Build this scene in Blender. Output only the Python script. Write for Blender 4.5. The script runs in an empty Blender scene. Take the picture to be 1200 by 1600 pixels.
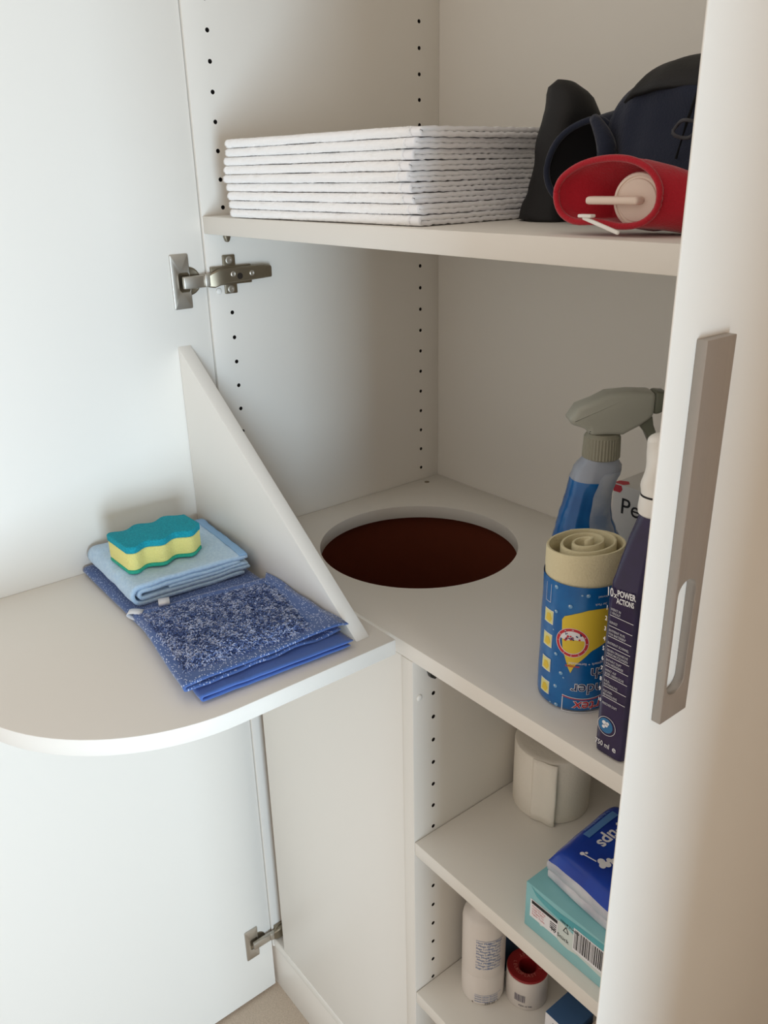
import bpy, bmesh, math, random
from mathutils import Vector, Matrix, noise, Euler

# ------------------------------------------------------------------ camera, world, light, exposure
scn = bpy.context.scene
col = scn.collection
PI = math.pi
B = 1.527            # height of the reference level (one shelf-pin hole) above the floor

cam_d = bpy.data.cameras.new('camera')
cam_d.sensor_fit = 'VERTICAL'
cam_d.sensor_height = 24.0
cam_d.lens = 24.0 * 1304.578 / 1600.0
cam_d.clip_start = 0.02
cam = bpy.data.objects.new('camera', cam_d)
col.objects.link(cam)
cam.rotation_euler = (1.1810476, 0.0213750, 0.8957328)
cam.location = (0.98315, -0.50057, -0.15234 + B)
scn.camera = cam

world = bpy.data.worlds.new('world')
scn.world = world
world.use_nodes = True
world.node_tree.nodes['Background'].inputs[0].default_value = (1.0, 0.89, 0.79, 1)
world.node_tree.nodes['Background'].inputs[1].default_value = 0.76

def area_light(name, loc, target, sx, sy, power, color):
    d = bpy.data.lights.new(name, 'AREA')
    d.shape = 'RECTANGLE'
    d.size, d.size_y = sx, sy
    d.energy = power
    d.color = color
    o = bpy.data.objects.new(name, d)
    col.objects.link(o)
    o.location = loc
    o.rotation_euler = (Vector(target) - Vector(loc)).to_track_quat('-Z', 'Y').to_euler()
    return o

# daylight through the room's window, to the right of and behind the photographer
area_light('window_daylight', (3.0, -1.02, 0.64), (0.1, -0.25, 1.0), 0.72, 1.25, 82, (0.64, 0.83, 1.0))

scn.view_settings.view_transform = 'Standard'
scn.view_settings.look = 'None'
scn.view_settings.gamma = 1.0
scn.view_settings.use_curve_mapping = False
scn.view_settings.exposure = 0.0

# ------------------------------------------------------------------ materials
def lin(c):
    return tuple((x / 255 / 12.92) if x / 255 <= 0.04045 else ((x / 255 + 0.055) / 1.055) ** 2.4 for x in c)

MATS = {}
def mat(name, rgb, rough=0.5, metal=0.0, bump=None, spec=0.5, var=None, trans=0.0, alpha=None, sheen=0.0, ior=1.45, sss=0.0):
    """rgb in sRGB 0..255; bump = (scale, strength, distance); var = (scale, rgb2)"""
    m = bpy.data.materials.new(name)
    m.use_nodes = True
    nt = m.node_tree
    b = nt.nodes['Principled BSDF']
    b.inputs['Base Color'].default_value = (*lin(rgb), 1)
    b.inputs['Roughness'].default_value = rough
    b.inputs['Metallic'].default_value = metal
    b.inputs['Specular IOR Level'].default_value = spec
    b.inputs['Transmission Weight'].default_value = trans
    b.inputs['IOR'].default_value = ior
    if sheen: 
        b.inputs['Sheen Weight'].default_value = sheen
        b.inputs['Sheen Roughness'].default_value = 0.5
    if sss:
        b.inputs['Subsurface Weight'].default_value = sss
        b.inputs['Subsurface Radius'].default_value = (0.01, 0.01, 0.01)
    if alpha is not None:
        b.inputs['Alpha'].default_value = alpha
    tc = nt.nodes.new('ShaderNodeTexCoord')
    if bump:
        n = nt.nodes.new('ShaderNodeTexNoise')
        n.inputs['Scale'].default_value = bump[0]
        n.inputs['Detail'].default_value = 3
        nt.links.new(tc.outputs['Object'], n.inputs['Vector'])
        bp = nt.nodes.new('ShaderNodeBump')
        bp.inputs['Strength'].default_value = bump[1]
        bp.inputs['Distance'].default_value = bump[2]
        nt.links.new(n.outputs['Fac'], bp.inputs['Height'])
        nt.links.new(bp.outputs['Normal'], b.inputs['Normal'])
    if var:
        n = nt.nodes.new('ShaderNodeTexNoise')
        n.inputs['Scale'].default_value = var[0]
        n.inputs['Detail'].default_value = 4
        nt.links.new(tc.outputs['Object'], n.inputs['Vector'])
        cr = nt.nodes.new('ShaderNodeValToRGB')
        cr.color_ramp.elements[0].position = 0.35
        cr.color_ramp.elements[1].position = 0.65
        cr.color_ramp.elements[0].color = (*lin(rgb), 1)
        cr.color_ramp.elements[1].color = (*lin(var[1]), 1)
        nt.links.new(n.outputs['Fac'], cr.inputs['Fac'])
        nt.links.new(cr.outputs['Color'], b.inputs['Base Color'])
    MATS[name] = m
    return m

def dotted_mat(name, rgb, dot, scale, thr):
    m = mat(name, rgb, 0.85, sheen=0.3)
    nt = m.node_tree
    b = nt.nodes['Principled BSDF']
    tc = nt.nodes['Texture Coordinate']
    mp = nt.nodes.new('ShaderNodeMapping')
    mp.inputs['Scale'].default_value = (1, 2.0, 0.6)
    mp.inputs['Rotation'].default_value = (0, 0, 0.5)
    nt.links.new(tc.outputs['Object'], mp.inputs['Vector'])
    v = nt.nodes.new('ShaderNodeTexVoronoi')
    v.inputs['Scale'].default_value = scale
    nt.links.new(mp.outputs['Vector'], v.inputs['Vector'])
    lt = nt.nodes.new('ShaderNodeMath'); lt.operation = 'LESS_THAN'
    lt.inputs[1].default_value = thr
    nt.links.new(v.outputs['Distance'], lt.inputs[0])
    mx = nt.nodes.new('ShaderNodeMix'); mx.data_type = 'RGBA'
    mx.inputs[6].default_value = (*lin(rgb), 1)
    mx.inputs[7].default_value = (*lin(dot), 1)
    nt.links.new(lt.outputs[0], mx.inputs[0])
    nt.links.new(mx.outputs[2], b.inputs['Base Color'])
    return m

def brushed_mat(name, rgb):
    m = mat(name, rgb, 0.38, 0.72)
    nt = m.node_tree
    b = nt.nodes['Principled BSDF']
    tc = nt.nodes['Texture Coordinate']
    mp = nt.nodes.new('ShaderNodeMapping')
    mp.inputs['Scale'].default_value = (300, 1400, 6)
    nt.links.new(tc.outputs['Object'], mp.inputs['Vector'])
    n = nt.nodes.new('ShaderNodeTexNoise'); n.inputs['Scale'].default_value = 1.0
    nt.links.new(mp.outputs['Vector'], n.inputs['Vector'])
    mr = nt.nodes.new('ShaderNodeMapRange')
    mr.inputs[3].default_value = 0.30; mr.inputs[4].default_value = 0.5
    nt.links.new(n.outputs['Fac'], mr.inputs[0])
    nt.links.new(mr.outputs[0], b.inputs['Roughness'])
    bp = nt.nodes.new('ShaderNodeBump'); bp.inputs['Strength'].default_value = 0.15; bp.inputs['Distance'].default_value = 0.0003
    nt.links.new(n.outputs['Fac'], bp.inputs['Height'])
    nt.links.new(bp.outputs['Normal'], b.inputs['Normal'])
    return m

WHITE = mat('white_melamine', (231, 227, 219), 0.42, bump=(900, 0.05, 0.0003))
EDGE = mat('white_edge_band', (234, 229, 221), 0.35)
HOLE = mat('hole_dark', (38, 30, 24), 0.9)
WALLM = mat('warm_wall_paint', (250, 240, 228), 0.9, bump=(250, 0.2, 0.001))
CARPET = mat('beige_carpet', (202, 186, 168), 0.95, bump=(700, 0.5, 0.002), var=(400, (184, 168, 150)))
BROWN = mat('red_brown_fabric', (112, 48, 24), 0.85, bump=(500, 0.3, 0.001))
STEEL = mat('nickel_steel', (196, 190, 180), 0.42, 1.0)
STEELD = mat('dark_nickel', (146, 136, 118), 0.4, 1.0)
BLACKP = mat('black_plastic', (40, 38, 34), 0.4)
HANDLE = brushed_mat('brushed_aluminium', (168, 159, 150))
TERRY = mat('white_terry', (252, 251, 250), 0.95, bump=(900, 0.35, 0.001), sheen=0.4)
HEM = mat('white_woven_hem', (250, 250, 252), 0.9, bump=(1500, 0.2, 0.0004))
WCAP = mat('white_plastic', (238, 236, 230), 0.35)

# ------------------------------------------------------------------ mesh helpers
def link_mesh(name, verts, faces, m, parent=None, smooth=False, mats=None, midx=None, recalc=True):
    me = bpy.data.meshes.new(name)
    me.from_pydata([tuple(v) for v in verts], [], faces)
    if recalc:
        bm = bmesh.new(); bm.from_mesh(me)
        bmesh.ops.recalc_face_normals(bm, faces=bm.faces)
        bm.to_mesh(me); bm.free()
    for mm in (mats or [m]):
        me.materials.append(mm)
    if midx:
        for p_, i in zip(me.polygons, midx): p_.material_index = i
    if smooth:
        for p_ in me.polygons: p_.use_smooth = True
        if smooth != True:
            me.set_sharp_from_angle(angle=math.radians(smooth))
    o = bpy.data.objects.new(name, me)
    col.objects.link(o)
    if parent is not None: o.parent = parent
    return o

def from_bm(name, bm, m, parent=None, smooth=False, mats=None):
    me = bpy.data.meshes.new(name)
    bmesh.ops.recalc_face_normals(bm, faces=bm.faces)
    bm.to_mesh(me); bm.free()
    for mm in (mats or [m]): me.materials.append(mm)
    if smooth:
        for p_ in me.polygons: p_.use_smooth = True
        if smooth != True:
            me.set_sharp_from_angle(angle=math.radians(smooth))
    o = bpy.data.objects.new(name, me)
    col.objects.link(o)
    if parent is not None: o.parent = parent
    return o

def box_bm(x0, x1, y0, y1, z0, z1, bev=0.0, seg=2, bm=None):
    nb = bmesh.new()
    vs = [nb.verts.new(v) for v in ((x0,y0,z0),(x1,y0,z0),(x1,y1,z0),(x0,y1,z0),(x0,y0,z1),(x1,y0,z1),(x1,y1,z1),(x0,y1,z1))]
    for f in ((0,3,2,1),(4,5,6,7),(0,1,5,4),(1,2,6,5),(2,3,7,6),(3,0,4,7)):
        nb.faces.new([vs[i] for i in f])
    if bev:
        bmesh.ops.bevel(nb, geom=nb.edges[:], offset=bev, segments=seg, profile=0.5, affect='EDGES')
    if bm is None: return nb
    merge(bm, nb); return bm

def merge(bm, nb):
    me = bpy.data.meshes.new('tmp'); nb.to_mesh(me); nb.free()
    bm.from_mesh(me); bpy.data.meshes.remove(me)

def box(name, x0, x1, y0, y1, z0, z1, m, parent=None, bev=0.0008, seg=2):
    return from_bm(name, box_bm(x0, x1, y0, y1, z0, z1, bev, seg), m, parent, smooth=40 if bev else False)

def prism_bm(poly, a0, a1, axis='z', bev=0.0, holes=(), seg=2):
    """extrude a 2D polygon between a0 and a1 along axis; holes: list of polygons"""
    def P(u, v, a):
        return {'z': (u, v, a), 'y': (u, a, v), 'x': (a, u, v)}[axis]
    bm = bmesh.new()
    loops = [poly] + list(holes)
    alls = []
    for L in loops:
        vs0 = [bm.verts.new(P(u, v, a0)) for u, v in L]
        vs1 = [bm.verts.new(P(u, v, a1)) for u, v in L]
        n = len(L)
        for i in range(n):
            bm.faces.new((vs0[i], vs0[(i+1) % n], vs1[(i+1) % n], vs1[i]))
        alls.append((vs0, vs1))
    if not holes:
        bm.faces.new(alls[0][0]); bm.faces.new(alls[0][1])
    else:
        for k in (0, 1):
            es = []
            for A in alls:
                vs = A[k]; n = len(vs)
                es += [bm.edges.get((vs[i], vs[(i+1) % n])) for i in range(n)]
            bmesh.ops.triangle_fill(bm, use_beauty=True, use_dissolve=False, edges=es)
    if bev:
        bmesh.ops.recalc_face_normals(bm, faces=bm.faces)
        ee = [e for e in bm.edges if len(e.link_faces) == 2 and e.calc_face_angle(0) > 0.7]
        bmesh.ops.bevel(bm, geom=ee, offset=bev, segments=seg, profile=0.5, affect='EDGES')
    return bm

def lathe(prof, n=32, cap0=True, cap1=True, sx=1.0, sy=1.0, c=(0, 0)):
    """prof: list of (r, z)"""
    V, F = [], []
    for r, z in prof:
        for i in range(n):
            a = 2 * PI * i / n
            V.append((c[0] + r * sx * math.cos(a), c[1] + r * sy * math.sin(a), z))
    for k in range(len(prof) - 1):
        for i in range(n):
            j = (i + 1) % n
            F.append((k*n+i, k*n+j, (k+1)*n+j, (k+1)*n+i))
    if cap0: F.append(tuple(range(n))[::-1])
    if cap1: F.append(tuple(range((len(prof)-1)*n, len(prof)*n)))
    return V, F

def loft(rings, cap0=True, cap1=True, closed=True):
    n = len(rings[0])
    V = [p_ for r in rings for p_ in r]
    F = []
    for k in range(len(rings) - 1):
        for i in range(n if closed else n - 1):
            j = (i + 1) % n
            F.append((k*n+i, k*n+j, (k+1)*n+j, (k+1)*n+i))
    if cap0: F.append(tuple(range(n))[::-1])
    if cap1: F.append(tuple(range((len(rings)-1)*n, len(rings)*n)))
    return V, F

def tube(path, r, n=8, closed=False, sq=1.0):
    path = [Vector(p_) for p_ in path]
    N = len(path)
    rings = []
    up = Vector((0.13, 0.21, 0.97)).normalized()
    for i, p_ in enumerate(path):
        a = path[(i - 1) % N] if (closed or i > 0) else p_
        b = path[(i + 1) % N] if (closed or i < N - 1) else p_
        t = (b - a).normalized()
        s = t.cross(up)
        if s.length < 1e-3: s = t.cross(Vector((1, 0, 0)))
        s.normalize(); w = s.cross(t).normalized()
        rr = r[i] if isinstance(r, (list, tuple)) else r
        rings.append([p_ + s * rr * math.cos(2*PI*k/n) + w * rr * sq * math.sin(2*PI*k/n) for k in range(n)])
    if closed:
        rings.append(rings[0])
        return loft(rings, False, False)
    return loft(rings)

def ellipse(cx, cy, rx, ry, n=24, a0=0.0):
    return [(cx + rx * math.cos(a0 + 2*PI*i/n), cy + ry * math.sin(a0 + 2*PI*i/n)) for i in range(n)]

def rrect(x0, x1, y0, y1, r, n=5):
    out = []
    for cx, cy, a in ((x1-r, y0+r, -PI/2), (x1-r, y1-r, 0), (x0+r, y1-r, PI/2), (x0+r, y0+r, PI)):
        for i in range(n + 1):
            t = a + PI/2 * i / n
            out.append((cx + r*math.cos(t), cy + r*math.sin(t)))
    return out

def super_ring(cx, cy, z, rx, ry, e=2.0, n=40, rot=0.0):
    out = []
    for i in range(n):
        a = 2*PI*i/n
        c, s = math.cos(a), math.sin(a)
        x = rx * math.copysign(abs(c) ** (2/e), c); y = ry * math.copysign(abs(s) ** (2/e), s)
        out.append((cx + x*math.cos(rot) - y*math.sin(rot), cy + x*math.sin(rot) + y*math.cos(rot), z))
    return out

def empty(name, loc, label=None, cat=None, group=None):
    o = bpy.data.objects.new(name, None)
    o.empty_display_size = 0.02
    col.objects.link(o)
    o.location = loc
    if label: o['label'] = label
    if cat: o['category'] = cat
    if group: o['group'] = group
    return o

def tag(o, label, cat, group=None):
    o['label'] = label; o['category'] = cat
    if group: o['group'] = group
    return o

def at(root, objs):
    """children were built in world coordinates: shift their meshes to the parent's base"""
    L = Vector(root.location)
    for o in objs:
        o.data.transform(Matrix.Translation(-L))

def struct(o):
    o['kind'] = 'structure'; return o

# text -> flat mesh (verts, faces) in the xy plane
_tc = {}
def text_geo(s, size=1.0, bold=0.0, align='LEFT', shear=0.0, spacing=1.0):
    key = (s, bold, shear, spacing)
    if key not in _tc:
        cu = bpy.data.curves.new('t', 'FONT')
        cu.body = s; cu.size = 1.0; cu.offset = bold; cu.shear = shear; cu.resolution_u = 3
        cu.space_character = spacing
        o = bpy.data.objects.new('t', cu); col.objects.link(o)
        bpy.context.view_layer.update()
        me = bpy.data.meshes.new_from_object(o.evaluated_get(bpy.context.evaluated_depsgraph_get()))
        V = [(v.co.x, v.co.y) for v in me.vertices]; F = [tuple(p_.vertices) for p_ in me.polygons]
        bpy.data.objects.remove(o); bpy.data.curves.remove(cu); bpy.data.meshes.remove(me)
        _tc[key] = (V, F)
    V, F = _tc[key]
    w = max((v[0] for v in V), default=0)
    off = {'LEFT': 0, 'CENTER': -w/2, 'RIGHT': -w}[align]
    return [((x + off) * size, y * size) for x, y in V], F, w * size

class Print:
    """flat print collected in label coordinates (u right, v up), one mesh per ink"""
    def __init__(self): self.V = []; self.F = []
    def add(self, V, F):
        o = len(self.V); self.V += V; self.F += [tuple(i + o for i in f) for f in F]
    def text(self, s, u, v, size, bold=0.0, align='LEFT', shear=0.0, rot=0.0, xs=1.0, spacing=1.0):
        V, F, w = text_geo(s, size, bold, align, shear, spacing)
        c, sn = math.cos(rot), math.sin(rot)
        self.add([(u + x*xs*c - y*sn, v + x*xs*sn + y*c) for x, y in V], F)
        return w * xs
    def rect(self, u0, u1, v0, v1, nu=1, nv=1):
        V = []; F = []
        for j in range(nv + 1):
            for i in range(nu + 1):
                V.append((u0 + (u1-u0)*i/nu, v0 + (v1-v0)*j/nv))
        for j in range(nv):
            for i in range(nu):
                a = j*(nu+1)+i; F.append((a, a+1, a+nu+2, a+nu+1))
        self.add(V, F)
    def poly(self, pts):
        self.add(list(pts), [tuple(range(len(pts)))])
    def ring(self, u, v, r0, r1, n=32, ry=1.0):
        V = []
        for i in range(n):
            a = 2*PI*i/n
            V += [(u + r0*math.cos(a), v + r0*ry*math.sin(a)), (u + r1*math.cos(a), v + r1*ry*math.sin(a))]
        self.add(V, [(2*i, 2*i+1, 2*((i+1) % n)+1, 2*((i+1) % n)) for i in range(n)])
    def disc(self, u, v, r, n=24, ry=1.0):
        self.poly([(u + r*math.cos(2*PI*i/n), v + r*ry*math.sin(2*PI*i/n)) for i in range(n)])
    def build(self, name, m, parent, fn):
        o = link_mesh(name, [fn(u, v) for u, v in self.V], self.F, m, parent, recalc=False)
        o['kind'] = 'stuff'
        return o

def plane_map(origin, ud, vd):
    o, u_, v_ = Vector(origin), Vector(ud).normalized(), Vector(vd).normalized()
    n = u_.cross(v_).normalized()
    return lambda u, v, h=0.0002: o + u_*u + v_*v + n*h

def cyl_map(cx, cy, r, z0, a_mid, h=0.0003, sx=1.0, sy=1.0, flip=False):
    """u runs to the right as seen from outside, centred on azimuth a_mid"""
    def f(u, v):
        if flip: u, v = -u, -v
        a = a_mid + u / r
        return Vector((cx + (r + h)*sx*math.cos(a), cy + (r + h)*sy*math.sin(a), z0 + v))
    return f

def sm(t): 
    t = max(0.0, min(1.0, t)); return t*t*(3-2*t)

def nz(x, y, z): return noise.noise(Vector((x, y, z)))

# ------------------------------------------------------------------ the room and an added light blocker
CEIL = 2.45
struct(box('floor', -1.5, 3.2, -3.0, 0.44, -0.04, 0.0, CARPET, bev=0))
struct(box('wall_back', -1.5, 3.2, 0.44, 0.5, 0.0, CEIL, WALLM, bev=0))
struct(box('added_shade_wall', 1.22, 1.28, -0.335, 0.44, 0.0, CEIL, WALLM, bev=0))  # unseen wall added to shade the right door, standing in for the photographer's body

# ------------------------------------------------------------------ the cabinet
D = 0.3896                 # inner depth
W = 0.715                  # inner width
ZM, ZT, ZL, ZK = B - 0.6284, B - 0.2010, B - 0.9000, B - 1.1540
ZB = B - 1.405
TH = 0.0193
ZTOP = B + 0.42
XD = 0.3903                # right face of the divider
cab = empty('built_in_cabinet', (0.39, 0.2, 0.0), 'tall white cabinet with open doors, shelves and a round hole in its worktop', 'cabinet')
C_ = []
def part(o): C_.append(o); return o

def panel_with_holes(name, x0, x1, y0, y1, z0, z1, hole_pts, parent, depth=0.011, r=0.0026):
    """vertical panel, its +X face drilled; real holes cut with a boolean"""
    bm = box_bm(x0, x1, y0, y1, z0, z1, 0.0006, 2)
    o = from_bm(name, bm, WHITE, None, smooth=40)
    o.data.materials.append(HOLE)
    V, F = [], []
    n = 14
    for (y, z) in hole_pts:
        b = len(V)
        for x in (x1 - depth, x1 + 0.004):
            for i in range(n):
                a = 2*PI*i/n
                V.append((x, y + r*math.cos(a), z + r*math.sin(a)))
        for i in range(n):
            j = (i+1) % n
            F.append((b+i, b+j, b+n+j, b+n+i))
        F.append(tuple(b+i for i in range(n))[::-1]); F.append(tuple(b+n+i for i in range(n)))
    cut = link_mesh('cutter', V, F, HOLE)
    md = o.modifiers.new('b', 'BOOLEAN'); md.operation = 'DIFFERENCE'; md.object = cut; md.solver = 'EXACT'
    bpy.context.view_layer.update()
    me = bpy.data.meshes.new_from_object(o.evaluated_get(bpy.context.evaluated_depsgraph_get()))
    o.modifiers.clear(); o.data = me; me.name = name
    bpy.data.objects.remove(cut)
    for p_ in me.polygons:
        c = p_.center
        if x1 - depth - 1e-4 <= c.x < x1 - 0.0009 and min((c.y-y)**2 + (c.z-z)**2 for y, z in hole_pts) < (r*1.1)**2:
            p_.material_index = 1
        else:
            p_.material_index = 0
    o.parent = parent
    return o

H = 0.032
lh = [(0.030, B - k*H) for k in range(-8, 17) if k not in (7, 8, 9)] + [(0.3523, B - k*H) for k in range(-8, 20)]
part(panel_with_holes('side_panel', -0.019, 0.0, 0.0, D, 0.1, ZTOP, lh, cab))
part(box('side_panel', W, W + 0.019, 0.0, D, 0.1, ZTOP, WHITE, cab))
part(box('back_panel', -0.019, W + 0.019, D, D + 0.012, 0.1, ZTOP, WHITE, cab, bev=0))
part(box('top_board', -0.019, W + 0.019, 0.0, D, ZTOP, ZTOP + 0.019, WHITE, cab))
part(box('bottom_board', 0.0002, W - 0.0002, 0.0, D, ZB - 0.019, ZB, WHITE, cab, bev=0.0035, seg=4))
part(box('plinth', -0.019, W + 0.019, 0.004, 0.020, 0.0, ZB - 0.0185, EDGE, cab))
dh = [(0.0305, B - 0.70086 - k*H) for k in range(0, 22)]
part(panel_with_holes('divider', XD - 0.0185, XD, 0.0, D, ZB, ZM - TH - 0.0004, dh, cab))
part(box('shelf', 0.0006, W - 0.0006, 0.0004, D - 0.0005, ZT - 0.0205, ZT, WHITE, cab, bev=0.001))
part(box('shelf', XD + 0.0006, W - 0.0006, 0.0004, D - 0.0005, ZL - 0.0195, ZL, WHITE, cab, bev=0.001))
part(box('shelf', XD + 0.0006, W - 0.0006, 0.0004, D - 0.0005, ZK - 0.0195, ZK, WHITE, cab, bev=0.001))

# middle worktop with the round hole
HX, HY, HR = 0.1899, 0.1824, 0.1351
bm = prism_bm([(0.0005, 0.0002), (W - 0.0005, 0.0002), (W - 0.0005, D - 0.0005), (0.0005, D - 0.0005)], ZM - TH, ZM, 'z',
              bev=0.0009, holes=[ellipse(HX, HY, HR, HR, 96)])
wt = part(from_bm('worktop_shelf', bm, WHITE, cab, smooth=40))
wt['label'] = 'white worktop board with a round cut-out hole'
# fixed front panel of the laundry compartment
part(box('front_panel', 0.0365, XD - 0.0190, 0.0005, 0.0165, ZB + 0.0005, ZM - TH - 0.0003, WHITE, cab, bev=0.0012))

# left door with its fold-out shelf
DX = -0.0030
ZS = B - 0.6187             # top of the fold-out shelf
DL = 0.56
ld = part(box('door', DX - 0.019, DX, -DL, -0.0012, 0.0060, ZTOP + 0.015, WHITE, cab, bev=0.0012))
pts = [(DX, -0.0138), (0.3796, -0.0138), (0.3790, -0.2035)]
for i in range(1, 25):
    a = PI/2 * i / 24
    pts.append((0.1760 + 0.203*math.cos(a), -0.2035 - 0.203*math.sin(a)))
pts.append((DX, -0.4065))
ds = part(from_bm('fold_out_shelf', prism_bm(pts[::-1], ZS - 0.0185, ZS, 'z', bev=0.0013), WHITE, ld, smooth=40))
gs = part(from_bm('gusset', prism_bm([(DX, ZS), (0.3568, ZS), (0.0030, B - 0.3590), (DX, B - 0.3537)], -0.0495, -0.0312, 'y', bev=0.0012), WHITE, ld, smooth=40))

# right door, seen from its outer face, with the long handle
RX = 0.770
# its free edge is undercut as a grip, so only a thin lip shows
rd = part(from_bm('door', prism_bm([(RX, -0.1666), (RX, 0.1300), (RX - 0.019, 0.1300), (RX - 0.019, -0.1320), (RX - 0.0012, -0.1666)], 0.0065, ZTOP + 0.015, 'z', bev=0.0005), WHITE, cab, smooth=40))
hy0, hy1, hz0, hz1 = -0.1467, -0.1218, B - 0.4405, B - 0.2282
slot = rrect(hy0 + 0.0023, hy1 - 0.0063, B - 0.4243, B - 0.3539, 0.0078, 8)
hb = prism_bm([(hy0, hz0), (hy1, hz0), (hy1, hz1), (hy0, hz1)], RX + 0.0001, RX + 0.0058, 'x', bev=0.0004, holes=[slot])
hd = part(from_bm('handle', hb, HANDLE, rd, smooth=40))
hd['label'] = 'long flat brushed metal handle with an oblong slot'

# hinges
def hinge(zc, yo=0.0):
    h = part(from_bm('hinge', hinge_arm(zc), STEELD, cab, smooth=35))
    # cup plate on the door with the round cup flange
    bm = prism_bm(rrect(-0.0480 + yo, -0.0235 + yo, zc - 0.0328, zc + 0.0328, 0.0018, 3), DX, DX + 0.0024, 'x', bev=0.0007,
                  holes=[rrect(-0.0390 + yo, -0.0243 + yo, zc - 0.0125, zc + 0.0105, 0.003, 4)])
    part(from_bm('cup_plate', bm, STEEL, h, smooth=35))
    V, F = lathe([(0.0172, 0), (0.0172, 0.0009), (0.0160, 0.0013), (0.0150, 0.0006)], 36, True, True)
    V = [(DX + z + 0.0001, -0.0260 + yo + x, zc + y) for x, y, z in V]
    part(link_mesh('cup', V, F, STEELD, h, smooth=40))
    # link from cup to arm
    bm = box_bm(0.0005, 0.0070, -0.0360 + yo, -0.0060, zc - 0.0085, zc + 0.0065, 0.0015)
    box_bm(0.0020, 0.0090, -0.0080, 0.0060, zc - 0.0080, zc + 0.0075, 0.0015, bm=bm)
    part(from_bm('hinge_link', bm, STEEL, h, smooth=35))
    # cross-shaped mounting plate with its screws
    bm = box_bm(0.0002, 0.0032, 0.0215, 0.0392, zc - 0.0200, zc + 0.0275, 0.0012)
    box_bm(0.0002, 0.0055, 0.0030, 0.0600, zc - 0.0085, zc + 0.0145, 0.001, bm=bm)
    part(from_bm('mounting_plate', bm, STEELD, h, smooth=35))
    for y, dz, x, rr in ((0.0300, 0.0212, 0.0032, 0.0048), (0.0300, -0.0145, 0.0032, 0.0048), (0.0290, 0.0050, 0.0132, 0.0036), (0.0560, 0.0040, 0.0132, 0.0034)):
        V, F = lathe([(rr, 0), (rr, 0.0007), (rr*0.75, 0.0012), (rr*0.45, 0.0009), (rr*0.4, 0.0001)], 18)
        part(link_mesh('screw', [(x + c, y + a, zc + dz + b) for a, b, c in V], F, STEEL, h, smooth=40))
    V, F = lathe([(0.0040, 0), (0.0040, 0.0003)], 18)
    part(link_mesh('screw_slot', [(0.0131 + c, 0.0385 + a, zc + 0.0018 + b) for a, b, c in V], F, HOLE, h))
    return h

def hinge_arm(zc):
    # tapered channel arm lying on the side panel
    rings = []
    for y, x1, z0, z1 in ((-0.0025, 0.0085, -0.0075, 0.0075), (0.004, 0.0115, -0.0085, 0.0110), (0.012, 0.0130, -0.0060, 0.0140), (0.020, 0.0132, -0.0045, 0.0140), (0.058, 0.0132, -0.0030, 0.0142),
                          (0.076, 0.0132, -0.0022, 0.0140), (0.0770, 0.0120, -0.0022, 0.0140), (0.0860, 0.0118, -0.0020, 0.0125), (0.0872, 0.0105, -0.0015, 0.0118)):
        z0 -= 0.0015; z1 -= 0.0015
        rings.append([(0.0035, y, zc + z0), (x1 - 0.0015, y, zc + z0), (x1, y, zc + z0 + 0.0015), (x1, y, zc + z1 - 0.0015), (x1 - 0.0015, y, zc + z1), (0.0035, y, zc + z1)])
    V, F = loft(rings)
    bm = bmesh.new()
    vs = [bm.verts.new(v) for v in V]
    for f in F: bm.faces.new([vs[i] for i in f])
    return bm

hinge(B - 0.2757)
hinge(B - 1.3925, -0.0040)

# shelf pins and cover caps
def pin(x, y, z, w=0.0105, h=0.030):
    """spoon shaped shelf support below a board; z is the underside of the board"""
    prof = [(-w, 0.0), (w, 0.0), (w*0.92, -h*0.45), (w*0.55, -h*0.85), (0.0, -h), (-w*0.55, -h*0.85), (-w*0.92, -h*0.45)]
    bm = prism_bm([(y + a, z - 0.0002 + b) for a, b in prof], x + 0.0002, x + 0.0062, 'x', bev=0.0012)
    return part(from_bm('shelf_pin', bm, BLACKP, cab, smooth=40))
pin(0.0, 0.030, ZT - 0.0205, 0.0045, 0.0115).data.materials[0] = STEELD
pin(XD, 0.0285, ZM - TH, 0.0115, 0.031)
for x, y, z in ((0.0, 0.0136, B - 0.2915), (XD, 0.0093, B - 0.6975)):
    V, F = lathe([(0.0042, 0), (0.0040, 0.0008), (0.0030, 0.0017), (0.0012, 0.0021)], 18)
    part(link_mesh('cover_cap', [(x + c, y + a, z + b) for a, b, c in V], F, WCAP, cab, smooth=True))
V, F = lathe([(0.0040, 0), (0.0040, 0.0004)], 16)
part(link_mesh('peg', [(0.0174 + a, 0.3496 + b, ZM + c) for a, b, c in V], F, STEELD, cab))
at(cab, C_)

# laundry bin below the round hole
lb = empty('laundry_bin', (HX, HY, ZB), 'red-brown laundry bin seen through the round hole in the worktop', 'laundry bin')
R0, zt_, zb_ = 0.150, ZM - TH - 0.004, ZB + 0.0012
V, F = lathe([(R0 + 0.004, zb_), (R0 + 0.004, zt_), (R0, zt_), (R0, zb_ + 0.004)], 64, True, True, c=(HX, HY))
o = link_mesh('bin_body', V, F, BROWN, lb, smooth=40); at(lb, [o])

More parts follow.
